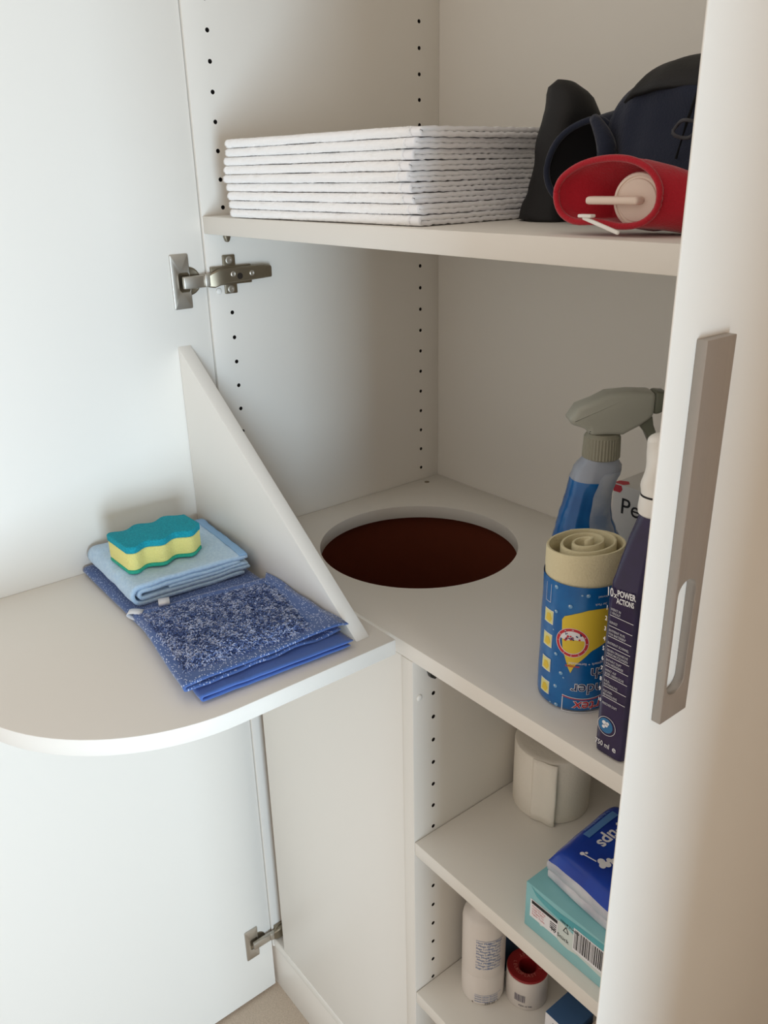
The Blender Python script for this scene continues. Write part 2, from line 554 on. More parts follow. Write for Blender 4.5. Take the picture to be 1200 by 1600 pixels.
# ------------------------------------------------------------------ materials of the things
SPY = mat('yellow_foam', (233, 224, 140), 0.9, bump=(700, 0.9, 0.002), sss=0.2)
SPT = mat('turquoise_scrub', (24, 164, 180), 0.95, bump=(1200, 0.8, 0.0015), var=(600, (12, 140, 158)))
SPG = mat('green_scrub', (60, 190, 150), 0.95, bump=(1200, 1.0, 0.002), var=(500, (40, 170, 150)))
LBLUE = mat('light_blue_waffle', (172, 202, 228), 0.95, bump=(420, 0.7, 0.0015), var=(260, (188, 214, 236)), sheen=0.3)
DOTD = dotted_mat('dark_blue_dotted', (60, 88, 142), (170, 188, 222), 320, 0.26)
DOTB = dotted_mat('blue_dotted', (70, 100, 160), (196, 208, 236), 260, 0.27)
BLUE = mat('plain_blue_cloth', (72, 108, 182), 0.9, bump=(900, 0.4, 0.001), sheen=0.3)
PIL1 = mat('pile_dark', (74, 100, 160), 0.9, sheen=0.3)
PIL2 = mat('pile_mid', (124, 148, 200), 0.9, sheen=0.3)
PIL3 = mat('pile_light', (196, 208, 238), 0.9, sheen=0.3)
SATIN = mat('white_satin_tag', (232, 234, 238), 0.4)
INK = mat('black_ink', (24, 22, 26), 0.6)
WINK = mat('white_ink', (232, 232, 236), 0.5)
NAVY = mat('navy_fleece', (24, 31, 50), 0.95, bump=(500, 0.5, 0.001), sheen=0.15)
BLACKF = mat('black_nylon', (24, 23, 24), 0.7, bump=(300, 0.3, 0.001))
LINING = mat('black_lining', (12, 12, 16), 0.95)
RED = mat('red_fleece', (176, 18, 38), 0.95, bump=(800, 0.6, 0.001), sheen=0.3)
IVORY = mat('ivory_plastic', (232, 214, 200), 0.45)

# ------------------------------------------------------------------ cloth helper
def sheet(path, Lt, th, nu, xy, z0, wav=None, fluff=0.0, u0=0.0, u1=1.0, seed=0.0):
    """a strip of cloth: path = [(t, z)] is its cross-section (t in 0..1 across Lt metres), swept along u.
    xy(u, t) gives the plan position; returns verts, faces"""
    n = len(path)
    nrm = []
    for i in range(n):
        a = path[max(i-1, 0)]; b = path[min(i+1, n-1)]
        dt, dz = (b[0]-a[0]) * Lt, b[1]-a[1]
        l = math.hypot(dt, dz) or 1e-9
        nrm.append((-dz/l, dt/l))
    V, F = [], []
    m = 2*n
    for j in range(nu + 1):
        u = u0 + (u1-u0)*j/nu
        for side in (1, -1):
            rng = range(n) if side == 1 else range(n-1, -1, -1)
            for i in rng:
                t, z = path[i]
                h = th/2 * (0.55 if i in (0, n-1) else 1.0)
                x, y = xy(u, t + nrm[i][0]*h*side/Lt)
                zz = z0 + z + nrm[i][1]*h*side
                if fluff:
                    q = (x*700+seed, y*700, zz*700)
                    f = fluff*nz(*q)
                    x += fluff*0.6*nz(q[1], q[2]+5, q[0]); y += f; zz += 0.45*fluff*nz(q[2], q[0]+9, q[1])
                if wav:
                    zz += wav(u, t, z)
                V.append((x, y, zz))
    for j in range(nu):
        for i in range(m):
            k = (i+1) % m
            F.append((j*m+i, j*m+k, (j+1)*m+k, (j+1)*m+i))
    for j in (0, nu):
        for i in range(n-1):
            F.append((j*m+i, j*m+i+1, j*m+m-2-i, j*m+m-1-i))
    return V, F

def bil(c00, c10, c11, c01):
    def f(u, t):
        return ((1-u)*(1-t)*c00[0] + u*(1-t)*c10[0] + u*t*c11[0] + (1-u)*t*c01[0],
                (1-u)*(1-t)*c00[1] + u*(1-t)*c10[1] + u*t*c11[1] + (1-u)*t*c01[1])
    return f

def fold_path(t0, t1, zb, zt, Lt, n=14, back=None):
    """from t1 at zb down to t0, round the fold, back to t1 at zt"""
    r = (zt-zb)/2
    rt = r/Lt
    p = [(t1 + (t0+rt-t1)*i/n, zb) for i in range(n)]
    for i in range(9):
        a = -PI/2 - PI*i/8
        p.append((t0+rt + rt*math.cos(a), zb + r + r*math.sin(a)))
    tb = back if back is not None else t1
    p += [(t0+rt + (tb-t0-rt)*i/n, zt) for i in range(1, n+1)]
    return p

def joinVF(*parts):
    V, F = [], []
    for v, f in parts:
        o = len(V); V += v; F += [tuple(i+o for i in q) for q in f]
    return V, F

# ------------------------------------------------------------------ nine folded white towels
random.seed(4)
TW, TDp, TT = 0.310, 0.228, 0.00915
def towel_geo(seed):
    Lt = TDp
    xy = lambda u, t: (u*TW, t*TDp)
    def wav(u, t, z):
        k = sm((u-0.88)/0.12)
        lay = 1 if z > TT*0.5 else -1
        return k*(0.00045*math.sin(t*150 + seed*3 + lay*0.9) + 0.0003*math.sin(t*83+seed*7)) + 0.00055*nz(u*7+seed*3.7, t*6, lay*0.3)
    q = TT*0.236
    body = sheet(fold_path(0.0, 0.985, q, 3*q, Lt, 46, back=1.0), Lt, 2*q*0.98, 104, xy, 0, wav, fluff=0.0012, u1=0.962, seed=seed*11.0)
    hem = sheet(fold_path(0.004, 0.985, q, 3*q, Lt, 46, back=1.0), Lt, 2*q*0.93, 6, xy, 0, wav, fluff=0.0003, u0=0.9605, u1=1.0, seed=seed*5.0)
    # terry loops standing off the front fold, the ends and the top face
    random.seed(seed)
    V, F = [], []
    for k in range(5200):
        w_ = random.random()
        x = random.uniform(0.0, TW*0.962)
        if w_ < 0.62:
            a = random.uniform(-1.45, 1.45); R_ = 2*q*0.98
            p0 = Vector((x, R_ - R_*math.cos(a), 2*q + R_*math.sin(a))); n_ = Vector((0, -math.cos(a), math.sin(a)))
        elif w_ < 0.90:
            p0 = Vector((x, random.uniform(0.004, TDp), 3.95*q)); n_ = Vector((0, 0, 1))
        else:
            p0 = Vector((0.0, random.uniform(0.0, TDp*0.3), random.uniform(0.2, 3.8)*q)); n_ = Vector((-1, 0, 0))
        p0.z += wav(p0.x/TW, p0.y/TDp, p0.z)
        d = (n_ + Vector((random.gauss(0, .45), random.gauss(0, .45), random.gauss(0, .45)))).normalized()
        L = random.uniform(0.0010, 0.0021) if w_ < 0.62 or w_ > 0.9 else random.uniform(0.0005, 0.0012)
        s1 = d.orthogonal().normalized()*0.00042; s2 = d.cross(s1).normalized()*0.00042
        b = len(V); p0 = p0 - n_*0.0004; p1 = p0 + d*(L+0.0004)
        lo, hi = 0.0002, 4*q + 0.0003
        for vv in (p0, p1): vv.z = min(max(vv.z, lo + 0.0003), hi - 0.0003)
        V += [p0+s1, p0-0.5*s1+0.87*s2, p0-0.5*s1-0.87*s2, p1+0.7*s1, p1-0.35*s1+0.6*s2, p1-0.35*s1-0.6*s2]
        F += [(b, b+1, b+4, b+3), (b+1, b+2, b+5, b+4), (b+2, b, b+3, b+5), (b+3, b+4, b+5)]
    return body, hem, (V, F)
tm = []
for k in range(3):
    b_, h_, l_ = towel_geo(k + 1)
    o1 = link_mesh('terry_body', *b_, TERRY, smooth=True); o2 = link_mesh('hem', *h_, HEM, smooth=True)
    o3 = link_mesh('terry_loops', *l_, TERRY, recalc=False)
    tm.append((o1.data, o2.data, o3.data))
    for o in (o1, o2, o3): bpy.data.objects.remove(o)
ordn = ['bottom', 'second', 'third', 'fourth', 'fifth', 'sixth', 'seventh', 'eighth', 'top']
for i in range(9):
    lab = ('folded white terry towel lying on top of the towel stack' if i == 8 else
           'folded white terry towel at the bottom of the stack, on the upper shelf' if i == 0 else
           'folded white terry towel, %s from the bottom of the towel stack' % ordn[i])
    jx = (0.000, -0.003, -0.005, -0.010, -0.013, -0.011, -0.009, -0.003, 0.0)[i] * 0.8
    t = empty('folded_towel', (0.0745 + jx + random.uniform(-.001, .001), 0.0005 + random.uniform(-.0022, .0022), ZT + 0.0009 + i*TT), lab, 'towel', 'white towels stacked on the upper shelf')
    t.rotation_euler = (0, 0, 0.046 + random.uniform(-0.006, 0.006))
    t.scale = (1.0 + (0.018 if i in (0, 1, 8) else 0.0), 1, 1)
    for nm, me in zip(('terry_body', 'hem', 'terry_loops'), tm[i % 3]):
        o = bpy.data.objects.new(nm, me)
        col.objects.link(o); o.parent = t
        if nm == 'terry_loops': o['kind'] = 'stuff'

# ------------------------------------------------------------------ things on the fold-out shelf
# dark dotted cloth, folded, under the towel
t = empty('dotted_cloth', (0.09, -0.13, ZS), 'folded dark blue dotted cloth under the light blue towel', 'cloth')
xyA = bil((0.0025, -0.2125), (0.176, -0.2150), (0.180, -0.0560), (0.0025, -0.0530))
wA = lambda u, t, z: 0.0010*nz(u*5, t*5, 3.1) + 0.0012*max(0, z-0.004)/0.008*nz(u*9, t*3, 7.7)
o = link_mesh('cloth_layers', *sheet(fold_path(0.0, 0.98, 0.0024, 0.0086, 0.16, 20), 0.16, 0.0030, 30, xyA, 0.0011 + ZS, wA), DOTD, t, smooth=True)
def tagloop(cx, cy, z, ax, h, w):
    path = []
    for i in range(13):
        a = PI * i / 12
        path.append((cx + ax[0]*h*math.sin(a), cy + ax[1]*h*math.sin(a), z + 0.0045 - 0.0050*math.cos(a) + 0.004*math.sin(a)))
    V = []
    px_, py_ = -ax[1], ax[0]
    for x, y, z_ in path:
        V += [(x - px_*w/2, y - py_*w/2, z_), (x + px_*w/2, y + py_*w/2, z_)]
    F = [(2*i, 2*i+1, 2*i+3, 2*i+2) for i in range(len(path)-1)]
    return V, F
V, F = tagloop(0.158, -0.176, ZS + 0.0085, (0.9, -0.35), 0.015, 0.013)
o2 = link_mesh('care_tag', V, F, SATIN, t, smooth=True); o2.modifiers.new('s', 'SOLIDIFY').thickness = 0.0004
pr = Print()
for k in range(3): pr.rect(-0.004, 0.004, -0.0012 + k*0.0022, -0.0004 + k*0.0022)
at(t, [o, o2])

# light blue folded towel
t = empty('folded_hand_towel', (0.075, -0.13, ZS + 0.0118), 'light blue folded waffle towel under the sponge', 'towel')
xyT = bil((0.0060, -0.2040), (0.1500, -0.2080), (0.1580, -0.0640), (0.0200, -0.0530))
wT = lambda u, t, z: 0.0016*nz(u*4+3, t*4, 1.0) + 0.0016*nz(u*9, t*7, z*60) * (0.3 + z*30)
g1 = sheet(fold_path(0.0, 0.96, 0.0028, 0.0235, 0.145, 22, back=1.0), 0.145, 0.0046, 34, xyT, ZS + 0.0125, wT)
g2 = sheet(fold_path(0.055, 1.015, 0.0085, 0.0178, 0.145, 20, back=0.93), 0.145, 0.0044, 34, xyT, ZS + 0.0125, wT)
g3 = sheet([(0.30 + 0.70*i/16, 0.0132 + 0.0006*math.sin(i)) for i in range(17)], 0.145, 0.0036, 34, xyT, ZS + 0.0125, wT)
o = link_mesh('towel_layers', *joinVF(g1, g2, g3), LBLUE, t, smooth=True)
hemx = sheet([(0.93 + 0.07*i/5, 0.0235 + 0.0029) for i in range(6)], 0.145, 0.0012, 34, xyT, ZS + 0.0125, wT)
o2 = link_mesh('hem', *hemx, mat('light_blue_hem', (140, 178, 216), 0.9, bump=(900, 0.4, 0.001)), t, smooth=True)
at(t, [o, o2])

# sponge
t = empty('sponge', (0.0925, -0.149, ZS + 0.0395), 'yellow sponge with wavy turquoise scrub faces, lying on the light blue towel', 'sponge')
def sponge_outline(g=0.0):
    n = 44; L = 0.049; out = []
    for i in range(n + 1):
        v = -L + 2*L*i/n
        out.append((0.0275 + g + 0.0042*math.cos(2*PI*(v+0.006)/0.036) - 0.005*(abs(v)/L)**8, v*(1+g*10)))
    for i in range(n, -1, -1):
        v = -L + 2*L*i/n
        out.append((-0.0275 - g + 0.0042*math.cos(2*PI*(v-0.008)/0.036) + 0.005*(abs(v)/L)**8, v*(1+g*10)))
    return out
rz = 0.03
def spv(bm):
    bmesh.ops.rotate(bm, verts=bm.verts, cent=(0, 0, 0), matrix=Matrix.Rotation(rz, 3, 'Z')); return bm
SP = [('scrub_pad', 0.0, 0.0048, SPG, 0.0), ('foam_body', 0.0047, 0.0262, SPY, -0.0004), ('scrub_pad', 0.0260, 0.0345, SPT, 0.0006)]
for nm, a, b_, m_, g in SP:
    from_bm(nm, spv(prism_bm(sponge_outline(g), a, b_, 'z', bev=0.0014)), m_, t, smooth=50)

# fluffy microfibre cloth: plain lining below, dotted sheet, pile on top
t = empty('fluffy_cloth', (0.25, -0.13, ZS), 'blue dotted cloth with a fluffy pile patch, its plain lining showing below', 'cloth')
wB = lambda u, t, z: 0.0012*nz(u*6, t*5, 11.3) + 0.0028*sm((u-0.8)/0.2)*nz(t*7, z*200, 4.2) + (0.0015 + 0.0015*sm((u-.75)/.25))
xyL = bil((0.205, -0.2180), (0.3530, -0.2290), (0.3640, -0.0570), (0.215, -0.0580))
o1 = link_mesh('lining_layer', *sheet(fold_path(0.0, 0.97, 0.0020, 0.0068, 0.165, 20, back=0.99), 0.165, 0.0018, 34, xyL, ZS + 0.0012, lambda u, t, z: 0.0014 + 0.0012*nz(u*6, t*8, 5.0)), BLUE, t, smooth=True)
xyD = bil((0.1600, -0.2140), (0.3420, -0.2400), (0.3440, -0.0540), (0.1830, -0.0540))
def zd(u, t): return 0.0150
o2 = link_mesh('dotted_layer', *sheet(fold_path(0.0, 0.97, 0.0022, 0.0085, 0.175, 24, back=1.0), 0.175, 0.0020, 40, xyD, ZS + 0.0085, lambda u, t, z: wB(u, t, z) - 0.0058*sm((0.36-u)/0.3)), DOTB, t, smooth=True)
# edges of the dotted sheet running out towards the gusset and the shelf end
xyE = bil((0.205, -0.0700), (0.325, -0.0850), (0.3450, -0.0505), (0.1760, -0.0505))
o5 = link_mesh('dotted_flap', *sheet([(i/10, 0.0003*math.sin(i*1.3)) for i in range(11)], 0.04, 0.0016, 34, xyE, ZS + 0.0180, lambda u, t, z: -0.004*t + 0.0028*math.sin(u*8.5)*t + 0.0015), DOTB, t, smooth=True)
# pile patch
xyP = bil((0.1780, -0.2080), (0.3180, -0.2250), (0.3280, -0.0920), (0.2020, -0.0660))
def pz(u, t):
    return ZS + 0.0205 + 0.0058*(1 - (2*u-1)**6)*(1 - (2*t-1)**6) + 0.0016*nz(u*5, t*5, 2.0) - 0.0035*sm((0.3-u)/0.3)
V, F = [], []
NP = 36
for j in range(NP+1):
    for i in range(NP+1):
        u, v = i/NP, j/NP
        x, y = xyP(u, v); V.append((x, y, pz(u, v)))
for j in range(NP):
    for i in range(NP):
        a = j*(NP+1)+i; F.append((a, a+1, a+NP+2, a+NP+1))
o3 = link_mesh('pile_backing', V, F, PIL1, t, smooth=True)
o3.modifiers.new('s', 'SOLIDIFY').thickness = 0.006
random.seed(9)
V, F, MI = [], [], []
for k in range(11000):
    u, v = random.uniform(-0.015, 1.015), random.uniform(-0.015, 1.015)
    x, y = xyP(u, v); z = pz(min(max(u,0),1), min(max(v,0),1)) - 0.001
    L = random.uniform(0.0045, 0.0085)
    lean = Vector((random.gauss(0.75, 0.28), random.gauss(-0.15, 0.28), random.uniform(0.35, 0.8))).normalized()
    side = lean.cross(Vector((random.gauss(0, 1), random.gauss(0, 1), random.gauss(0, 1)))).normalized()
    w = random.uniform(0.0005, 0.0008)
    p0 = Vector((x, y, z)); p1 = p0 + lean*L*0.55; p2 = p0 + lean*L + Vector((0, 0, -L*0.22))
    sd2 = lean.cross(side).normalized()
    b = len(V)
    for pp, ww in ((p0, w), (p1, w*1.1), (p2, w*0.55)):
        V += [pp + side*ww, pp - side*0.5*ww + sd2*0.87*ww, pp - side*0.5*ww - sd2*0.87*ww]
    for q in (0, 3):
        for e in range(3):
            F.append((b+q+e, b+q+(e+1) % 3, b+q+3+(e+1) % 3, b+q+3+e))
    F.append((b+6, b+7, b+8))
    r_ = 0.8*nz(x*110, y*260, 0.5) + random.gauss(0, 0.22)
    MI += [0 if r_ < -0.12 else (1 if r_ < 0.14 else 2)]*7
o4 = link_mesh('pile', V, F, None, t, smooth=True, mats=[PIL1, PIL2, PIL3], midx=MI, recalc=False)
o4['kind'] = 'stuff'
V, F = tagloop(0.168, -0.206, ZS + 0.0050, (-0.62, -0.78), 0.017, 0.012)
o6 = link_mesh('care_tag', V, F, SATIN, t, smooth=True); o6.modifiers.new('s', 'SOLIDIFY').thickness = 0.0004
at(t, [o1, o2, o3, o4, o5, o6])

# ------------------------------------------------------------------ upper shelf: bags and hot water bottle
def noisy(V, amp, f, seed=0.0, zmin=None):
    out = []
    for v in V:
        q = Vector(v)*f + Vector((seed, 0, 0))
        d = Vector((nz(q.x, q.y, q.z), nz(q.y+7, q.z, q.x), nz(q.z+3, q.x+1, q.y)))*amp
        w = Vector(v) + d
        if zmin is not None and w.z < zmin: w.z = zmin
        out.append(w)
    return out

def interp(tab, x):
    if x <= tab[0][0]: return tab[0][1:]
    for a, b in zip(tab, tab[1:]):
        if x <= b[0]:
            k = sm((x-a[0])/(b[0]-a[0]))
            return tuple(p_ + (q_-p_)*k for p_, q_ in zip(a[1:], b[1:]))
    return tab[-1][1:]

t = empty('black_pouch', (0.43, 0.165, ZT), 'black nylon bag standing upright between the towels and the navy bag', 'bag')
tab = [(0.0, 0.421, 0.166, 0.033, 0.046), (0.008, 0.421, 0.166, 0.030, 0.042), (0.025, 0.424, 0.166, 0.025, 0.036), (0.06, 0.426, 0.166, 0.023, 0.033), (0.09, 0.427, 0.166, 0.022, 0.031), (0.105, 0.426, 0.166, 0.019, 0.027), (0.112, 0.424, 0.166, 0.015, 0.020), (0.1155, 0.424, 0.166, 0.007, 0.010)]
rings = []
for i in range(25):
    z = 0.117*i/24
    cx, cy, rx, ry = interp(tab, z)
    rings.append(super_ring(cx, cy, ZT + 0.0004 + z, rx, ry, 2.6, 44, rot=0.15))
V, F = loft(rings)
V = noisy(V, 0.006, 26, 1.0, ZT + 0.0003)
o = link_mesh('bag_body', V, F, BLACKF, t, smooth=True)
at(t, [o])

t = empty('navy_bag', (0.60, 0.19, ZT), 'dark navy fleece bag lying on its side with a wide open mouth', 'bag')
# body: sections across x
tab = [(0.464, -0.150, 0.012), (0.474, -0.122, 0.026), (0.492, -0.103, 0.046), (0.512, -0.089, 0.060), (0.535, -0.081, 0.070), (0.560, -0.079, 0.075), (0.600, -0.081, 0.076), (0.645, -0.084, 0.074), (0.680, -0.100, 0.064), (0.700, -0.130, 0.045)]
rings = []
for i in range(49):
    x = 0.464 + 0.236*i/48
    zt2, hy = interp(tab, x)
    H_ = (zt2 + 0.2008)/2
    cz = B - 0.2006 + H_
    rings.append([(x, 0.176 + hy*math.copysign(abs(math.cos(a))**0.85, math.cos(a)), cz + H_*math.copysign(abs(math.sin(a))**0.8, math.sin(a))) for a in [2*PI*k/56 for k in range(56)]])
V, F = loft(rings)
V = [(v[0], v[1] + 0.006*math.sin(v[2]*95 + v[0]*22)*sm((v[0]-.5)/.08) , v[2]) for v in V]
V = noisy(V, 0.008, 17, 3.0, ZT + 0.0004)
ob = [link_mesh('bag_body', V, F, NAVY, t, smooth=True)]
# mouth
rim = [(0.500, -0.118), (0.481, -0.122), (0.467, -0.132), (0.459, -0.147), (0.458, -0.162), (0.465, -0.176), (0.481, -0.185), (0.499, -0.184), (0.512, -0.170), (0.517, -0.150), (0.513, -0.130)]
def smooth_loop(P, n=44):
    out = []; N = len(P)
    for i in range(n):
        s_ = i*N/n; k = int(s_); f = s_-k
        p0, p1, p2, p3 = (Vector((*P[(k+d) % N], 0)) for d in (-1, 0, 1, 2))
        v = 0.5*((2*p1) + (p2-p0)*f + (2*p0-5*p1+4*p2-p3)*f*f + (3*p1-p0-3*p2+p3)*f**3)
        out.append((v.x, v.y))
    return out
RL = smooth_loop(rim)
def rimring(k, dy, dx=0.0, dz=0.0, lean=0.35):
    cx, cz = 0.488, -0.153
    return [(cx + (x-cx)*k + dx, 0.112 + dy + lean*(x-cx)*0.9, B + cz + (z-cz)*k + dz) for x, z in RL]
rings = [rimring(1.0, 0), rimring(1.06, 0.006, 0.002), rimring(1.16, 0.022, 0.008, 0.002), rimring(1.28, 0.045, 0.022, 0.004), rimring(1.3, 0.075, 0.045, 0.004)]
V, F = loft(rings, False, False)
V = [Vector((v[0], v[1], max(v[2], ZT + 0.0006))) for v in V]
ob.append(link_mesh('bag_mouth', noisy(V, 0.002, 40, 1.0, ZT + 0.0006), F, NAVY, t, smooth=True))
rings = [rimring(0.99, 0.0005), rimring(0.9, 0.015, 0.004), rimring(0.75, 0.032, 0.012), rimring(0.3, 0.042, 0.018)]
V, F = loft(rings, False, True)
ob.append(link_mesh('lining', V, F, LINING, t, smooth=True))
V, F = tube(rimring(1.0, -0.0005), 0.0028, 8, closed=True)
ob.append(link_mesh('rim_hem', V, F, NAVY, t, smooth=True))
# inner fold at the mouth, overlapping flap on top with dark trim, seam, cord and toggle
fold = []
for i in range(15):
    a = i/14
    fold.append((0.500 + 0.016*math.sin(a*PI) + 0.006*a, 0.108 - 0.004*math.sin(a*PI), B - 0.117 - 0.055*a))
V, F = tube(fold, [0.004 + 0.004*math.sin(PI*i/14) for i in range(15)], 10)
ob.append(link_mesh('inner_fold', V, F, NAVY, t, smooth=True))
trim = []
for i in range(33):
    x = 0.520 + 0.172*i/32
    zt2, hy = interp(tab, x)
    ring = []
    for k in range(12):
        a = PI*(0.40 + 0.42*k/11)
        H_ = (zt2+0.2008)/2
        ring.append((x, 0.176 + (hy+0.004)*math.copysign(abs(math.cos(a))**0.85, math.cos(a)), B - 0.2006 + H_ + (H_+0.006*sm((x-0.5)/0.03))*abs(math.sin(a))**0.8))
    trim.append(ring)
V, F = loft(trim, False, False, closed=False)
tf = link_mesh('top_flap', noisy(V, 0.003, 22, 5.0), F, BLACKF, t, smooth=True)
tf.modifiers.new('s', 'SOLIDIFY').thickness = 0.004
ob.append(tf)
V, F = tube([(0.590, 0.140, B-0.0800), (0.594, 0.110, B-0.098), (0.595, 0.096, B-0.125), (0.590, 0.094, B-0.150)], 0.0011, 6)
ob.append(link_mesh('seam', V, F, LINING, t, smooth=True))
V, F = tube([(0.597 + 0.010*math.cos(a), 0.092 + 0.002*math.sin(3*a), B - 0.130 + 0.006*math.sin(a)) for a in [PI*1.8*k/16 for k in range(17)]], 0.0014, 6)
ob.append(link_mesh('drawcord', V, F, mat('grey_cord', (70, 70, 74), 0.8), t, smooth=True))
at(t, ob)

t = empty('hot_water_bottle', (0.60, 0.05, ZT), 'red fleece covered hot water bottle lying with its white stopper facing out', 'hot water bottle')
pxs = [(870, 300), (880, 275), (910, 255), (950, 247), (985, 251), (1012, 267), (1027, 293), (1025, 325), (1006, 346), (975, 352), (940, 346), (902, 346), (878, 330)]
RL2 = smooth_loop([(0.5425 + 0.000530*(x-870), -0.149 - 0.00043*(y-248)) for x, y in pxs], 52)
def rr2(k, dx, dy, dz=0.0, kz=None):
    cx, cz = 0.585, -0.172
    kz = kz or k
    return [Vector((cx + (x-cx)*k + dx, 0.0215 + dy + 0.10*(x-cx), max(B + cz + (z-cz)*kz + dz, ZT + 0.0012))) for x, z in RL2]
rings = [rr2(1.0, 0, 0), rr2(1.02, 0.003, 0.005), rr2(1.01, 0.011, 0.012, -0.001), rr2(0.98, 0.020, 0.021, -0.004), rr2(0.93, 0.027, 0.031, -0.007), rr2(0.84, 0.031, 0.041, -0.010), rr2(0.66, 0.033, 0.049, -0.014), rr2(0.3, 0.034, 0.053, -0.018)]
V, F = loft(rings, False, True)
ob = [link_mesh('fleece_cover', noisy(V, 0.002, 45, 2.0, ZT + 0.0008), F, RED, t, smooth=True)]
rings = [rr2(0.985, 0, 0.0), rr2(0.93, 0.004, 0.012), rr2(0.88, 0.010, 0.026), rr2(0.5, 0.014, 0.032)]
V, F = loft(rings, False, True)
ob.append(link_mesh('cover_lining', V, F, RED, t, smooth=True))
V, F = tube(rr2(1.0, 0, -0.0008), 0.0024, 8, closed=True)
ob.append(link_mesh('rim_hem', V, F, RED, t, smooth=True))
sx_, sy_, sz_ = 0.6045, 0.0300, B - 0.1765
V, F = lathe([(0.0188, 0.020), (0.0188, 0.002), (0.0180, 0.0005), (0.0162, 0.0), (0.0158, 0.0008), (0.0145, 0.0008), (0.0140, 0.0), (0.0, -0.0002)], 40, True, False)
M_ = Matrix.Rotation(0.16, 3, 'Z') @ Matrix.Rotation(-PI/2, 3, 'X')
stp = link_mesh('stopper', [Vector((sx_, sy_, sz_)) + M_ @ Vector(v) for v in V], F, IVORY, t, smooth=45)
fin = box_bm(-0.036, 0.006, -0.0105, 0.001, -0.0028, 0.0028, 0.0024, 3)
bmesh.ops.transform(fin, matrix=Matrix.Translation((sx_, sy_, sz_)) @ Matrix.Rotation(0.12, 4, 'Z'), verts=fin.verts)
fo = from_bm('stopper_wing', fin, IVORY, stp, smooth=45)
ob += [stp, fo]
tb = box_bm(-0.018, 0.018, -0.0012, 0.0012, -0.0014, 0.0014, 0.0009, 2)
bmesh.ops.transform(tb, matrix=Matrix.Translation((0.592, 0.0075, ZT + 0.0042)) @ Matrix.Rotation(0.26, 4, 'Y') @ Matrix.Rotation(-0.1, 4, 'Z'), verts=tb.verts)
bmesh.ops.translate(tb, vec=(0, 0, 0.0045), verts=tb.verts)
tb2 = box_bm(-0.006, 0.006, -0.003, 0.003, -0.0012, 0.0012, 0.0008, 2)
bmesh.ops.translate(tb2, vec=(0.578, 0.0090, ZT + 0.0145), verts=tb2.verts); merge(tb, tb2)
ob.append(from_bm('hanging_tab', tb, WCAP, t, smooth=45))
at(t, ob)

# ------------------------------------------------------------------ worktop: cleaning things
ROLLBLUE = mat('blue_film', (14, 92, 160), 0.25, spec=0.6, var=(30, (20, 108, 176)))
CREAM = mat('cream_cloth', (222, 212, 176), 0.95, bump=(500, 0.6, 0.001))
CREAM2 = mat('cream_film', (206, 198, 172), 0.3, var=(60, (190, 180, 150)))
YEL = mat('yellow_print', (226, 196, 60), 0.5)
REDP = mat('red_print', (196, 44, 58), 0.5)
PALE = mat('pale_yellow_print', (226, 222, 150), 0.5)
BUB = mat('bubble_print', (120, 170, 210), 0.4)
DKB = mat('dark_blue_print', (16, 46, 96), 0.5)
CLEARF = mat('clear_film', (214, 218, 214), 0.15, trans=0.75, ior=1.2)
RCX, RCY, RR = 0.556, 0.066, 0.0355
AM = math.radians(-53.0)
t = empty('cloth_roll', (RCX, RCY, ZM), 'rolled cream floor cloths in a blue printed wrapper', 'cleaning cloths')
ob = []
# wrapper
WT = 0.1315
ring_z = [(0.0010, RR*0.93), (0.0030, RR*0.985), (0.008, RR)] + [(0.008 + (WT-0.008)*i/6, RR + 0.0003*math.sin(i*2.1)) for i in range(1, 7)]
V, F = lathe([(r, ZM + 0.0004 + z) for z, r in ring_z], 72, True, False, c=(RCX, RCY))
V2, F2 = lathe([(RR - 0.0007, ZM + WT), (RR - 0.0007, ZM + 0.05)], 72, False, False, c=(RCX, RCY))
ob.append(link_mesh('wrapper', *joinVF((V, F), (V2, F2)), ROLLBLUE, t, smooth=50))
# clear film above the printed part, hugging the cloth
V, F = [], []
# spiral cloth
TOPZ = 0.1600
NS = 230
sp = []
for i in range(NS+1):
    k = i/NS
    a = AM + PI*1.15 - k*2*PI*3.6
    r = (RR - 0.0022)*(1-k) + 0.0035*k
    if k < 0.28: r = RR - 0.0020 - 0.0012*k/0.28
    else: r = (RR - 0.0056)*(1-(k-0.28)/0.72) + 0.003*(k-0.28)/0.72
    if 0.26 < k < 0.34: r = (RR-0.0032)*(1-sm((k-0.26)/0.08)) + r*sm((k-0.26)/0.08)
    sp.append((r, a))
rows = [0.030, 0.09, 0.1270, 0.1450, TOPZ - 0.0012, TOPZ]
for j, z in enumerate(rows):
    for side in (1, -1):
        for i in (range(NS+1) if side == 1 else range(NS, -1, -1)):
            r, a = sp[i]
            h = 0.0014 * side * (0.6 if j == len(rows)-1 else 1)
            bulge = 0.0016*math.sin(a*2.3) * sm((z-0.12)/0.03)*(1 if i < 70 else 0.3)
            V.append((RCX + (r+h+bulge-0.0008*sm((z-.13)/.03))*math.cos(a), RCY + (r+h+bulge)*math.sin(a), ZM + z + 0.0022*math.sin(a*1.0+1) * (1 if j > 2 else 0) + 0.003*(i/NS)*(1 if j > 3 else 0)))
m_ = 2*(NS+1)
for j in range(len(rows)-1):
    for i in range(m_):
        k = (i+1) % m_
        F.append((j*m_+i, j*m_+k, (j+1)*m_+k, (j+1)*m_+i))
jt = (len(rows)-1)*m_
for i in range(NS): F.append((jt+i, jt+i+1, jt+m_-2-i, jt+m_-1-i))
ob.append(link_mesh('cloth_spiral', V, F, CREAM, t, smooth=50))
V, F = lathe([(RR - 0.0003, ZM + WT - 0.001), (RR - 0.0006, ZM + 0.139), (RR - 0.0009, ZM + 0.147)], 60, False, False, c=(RCX, RCY))
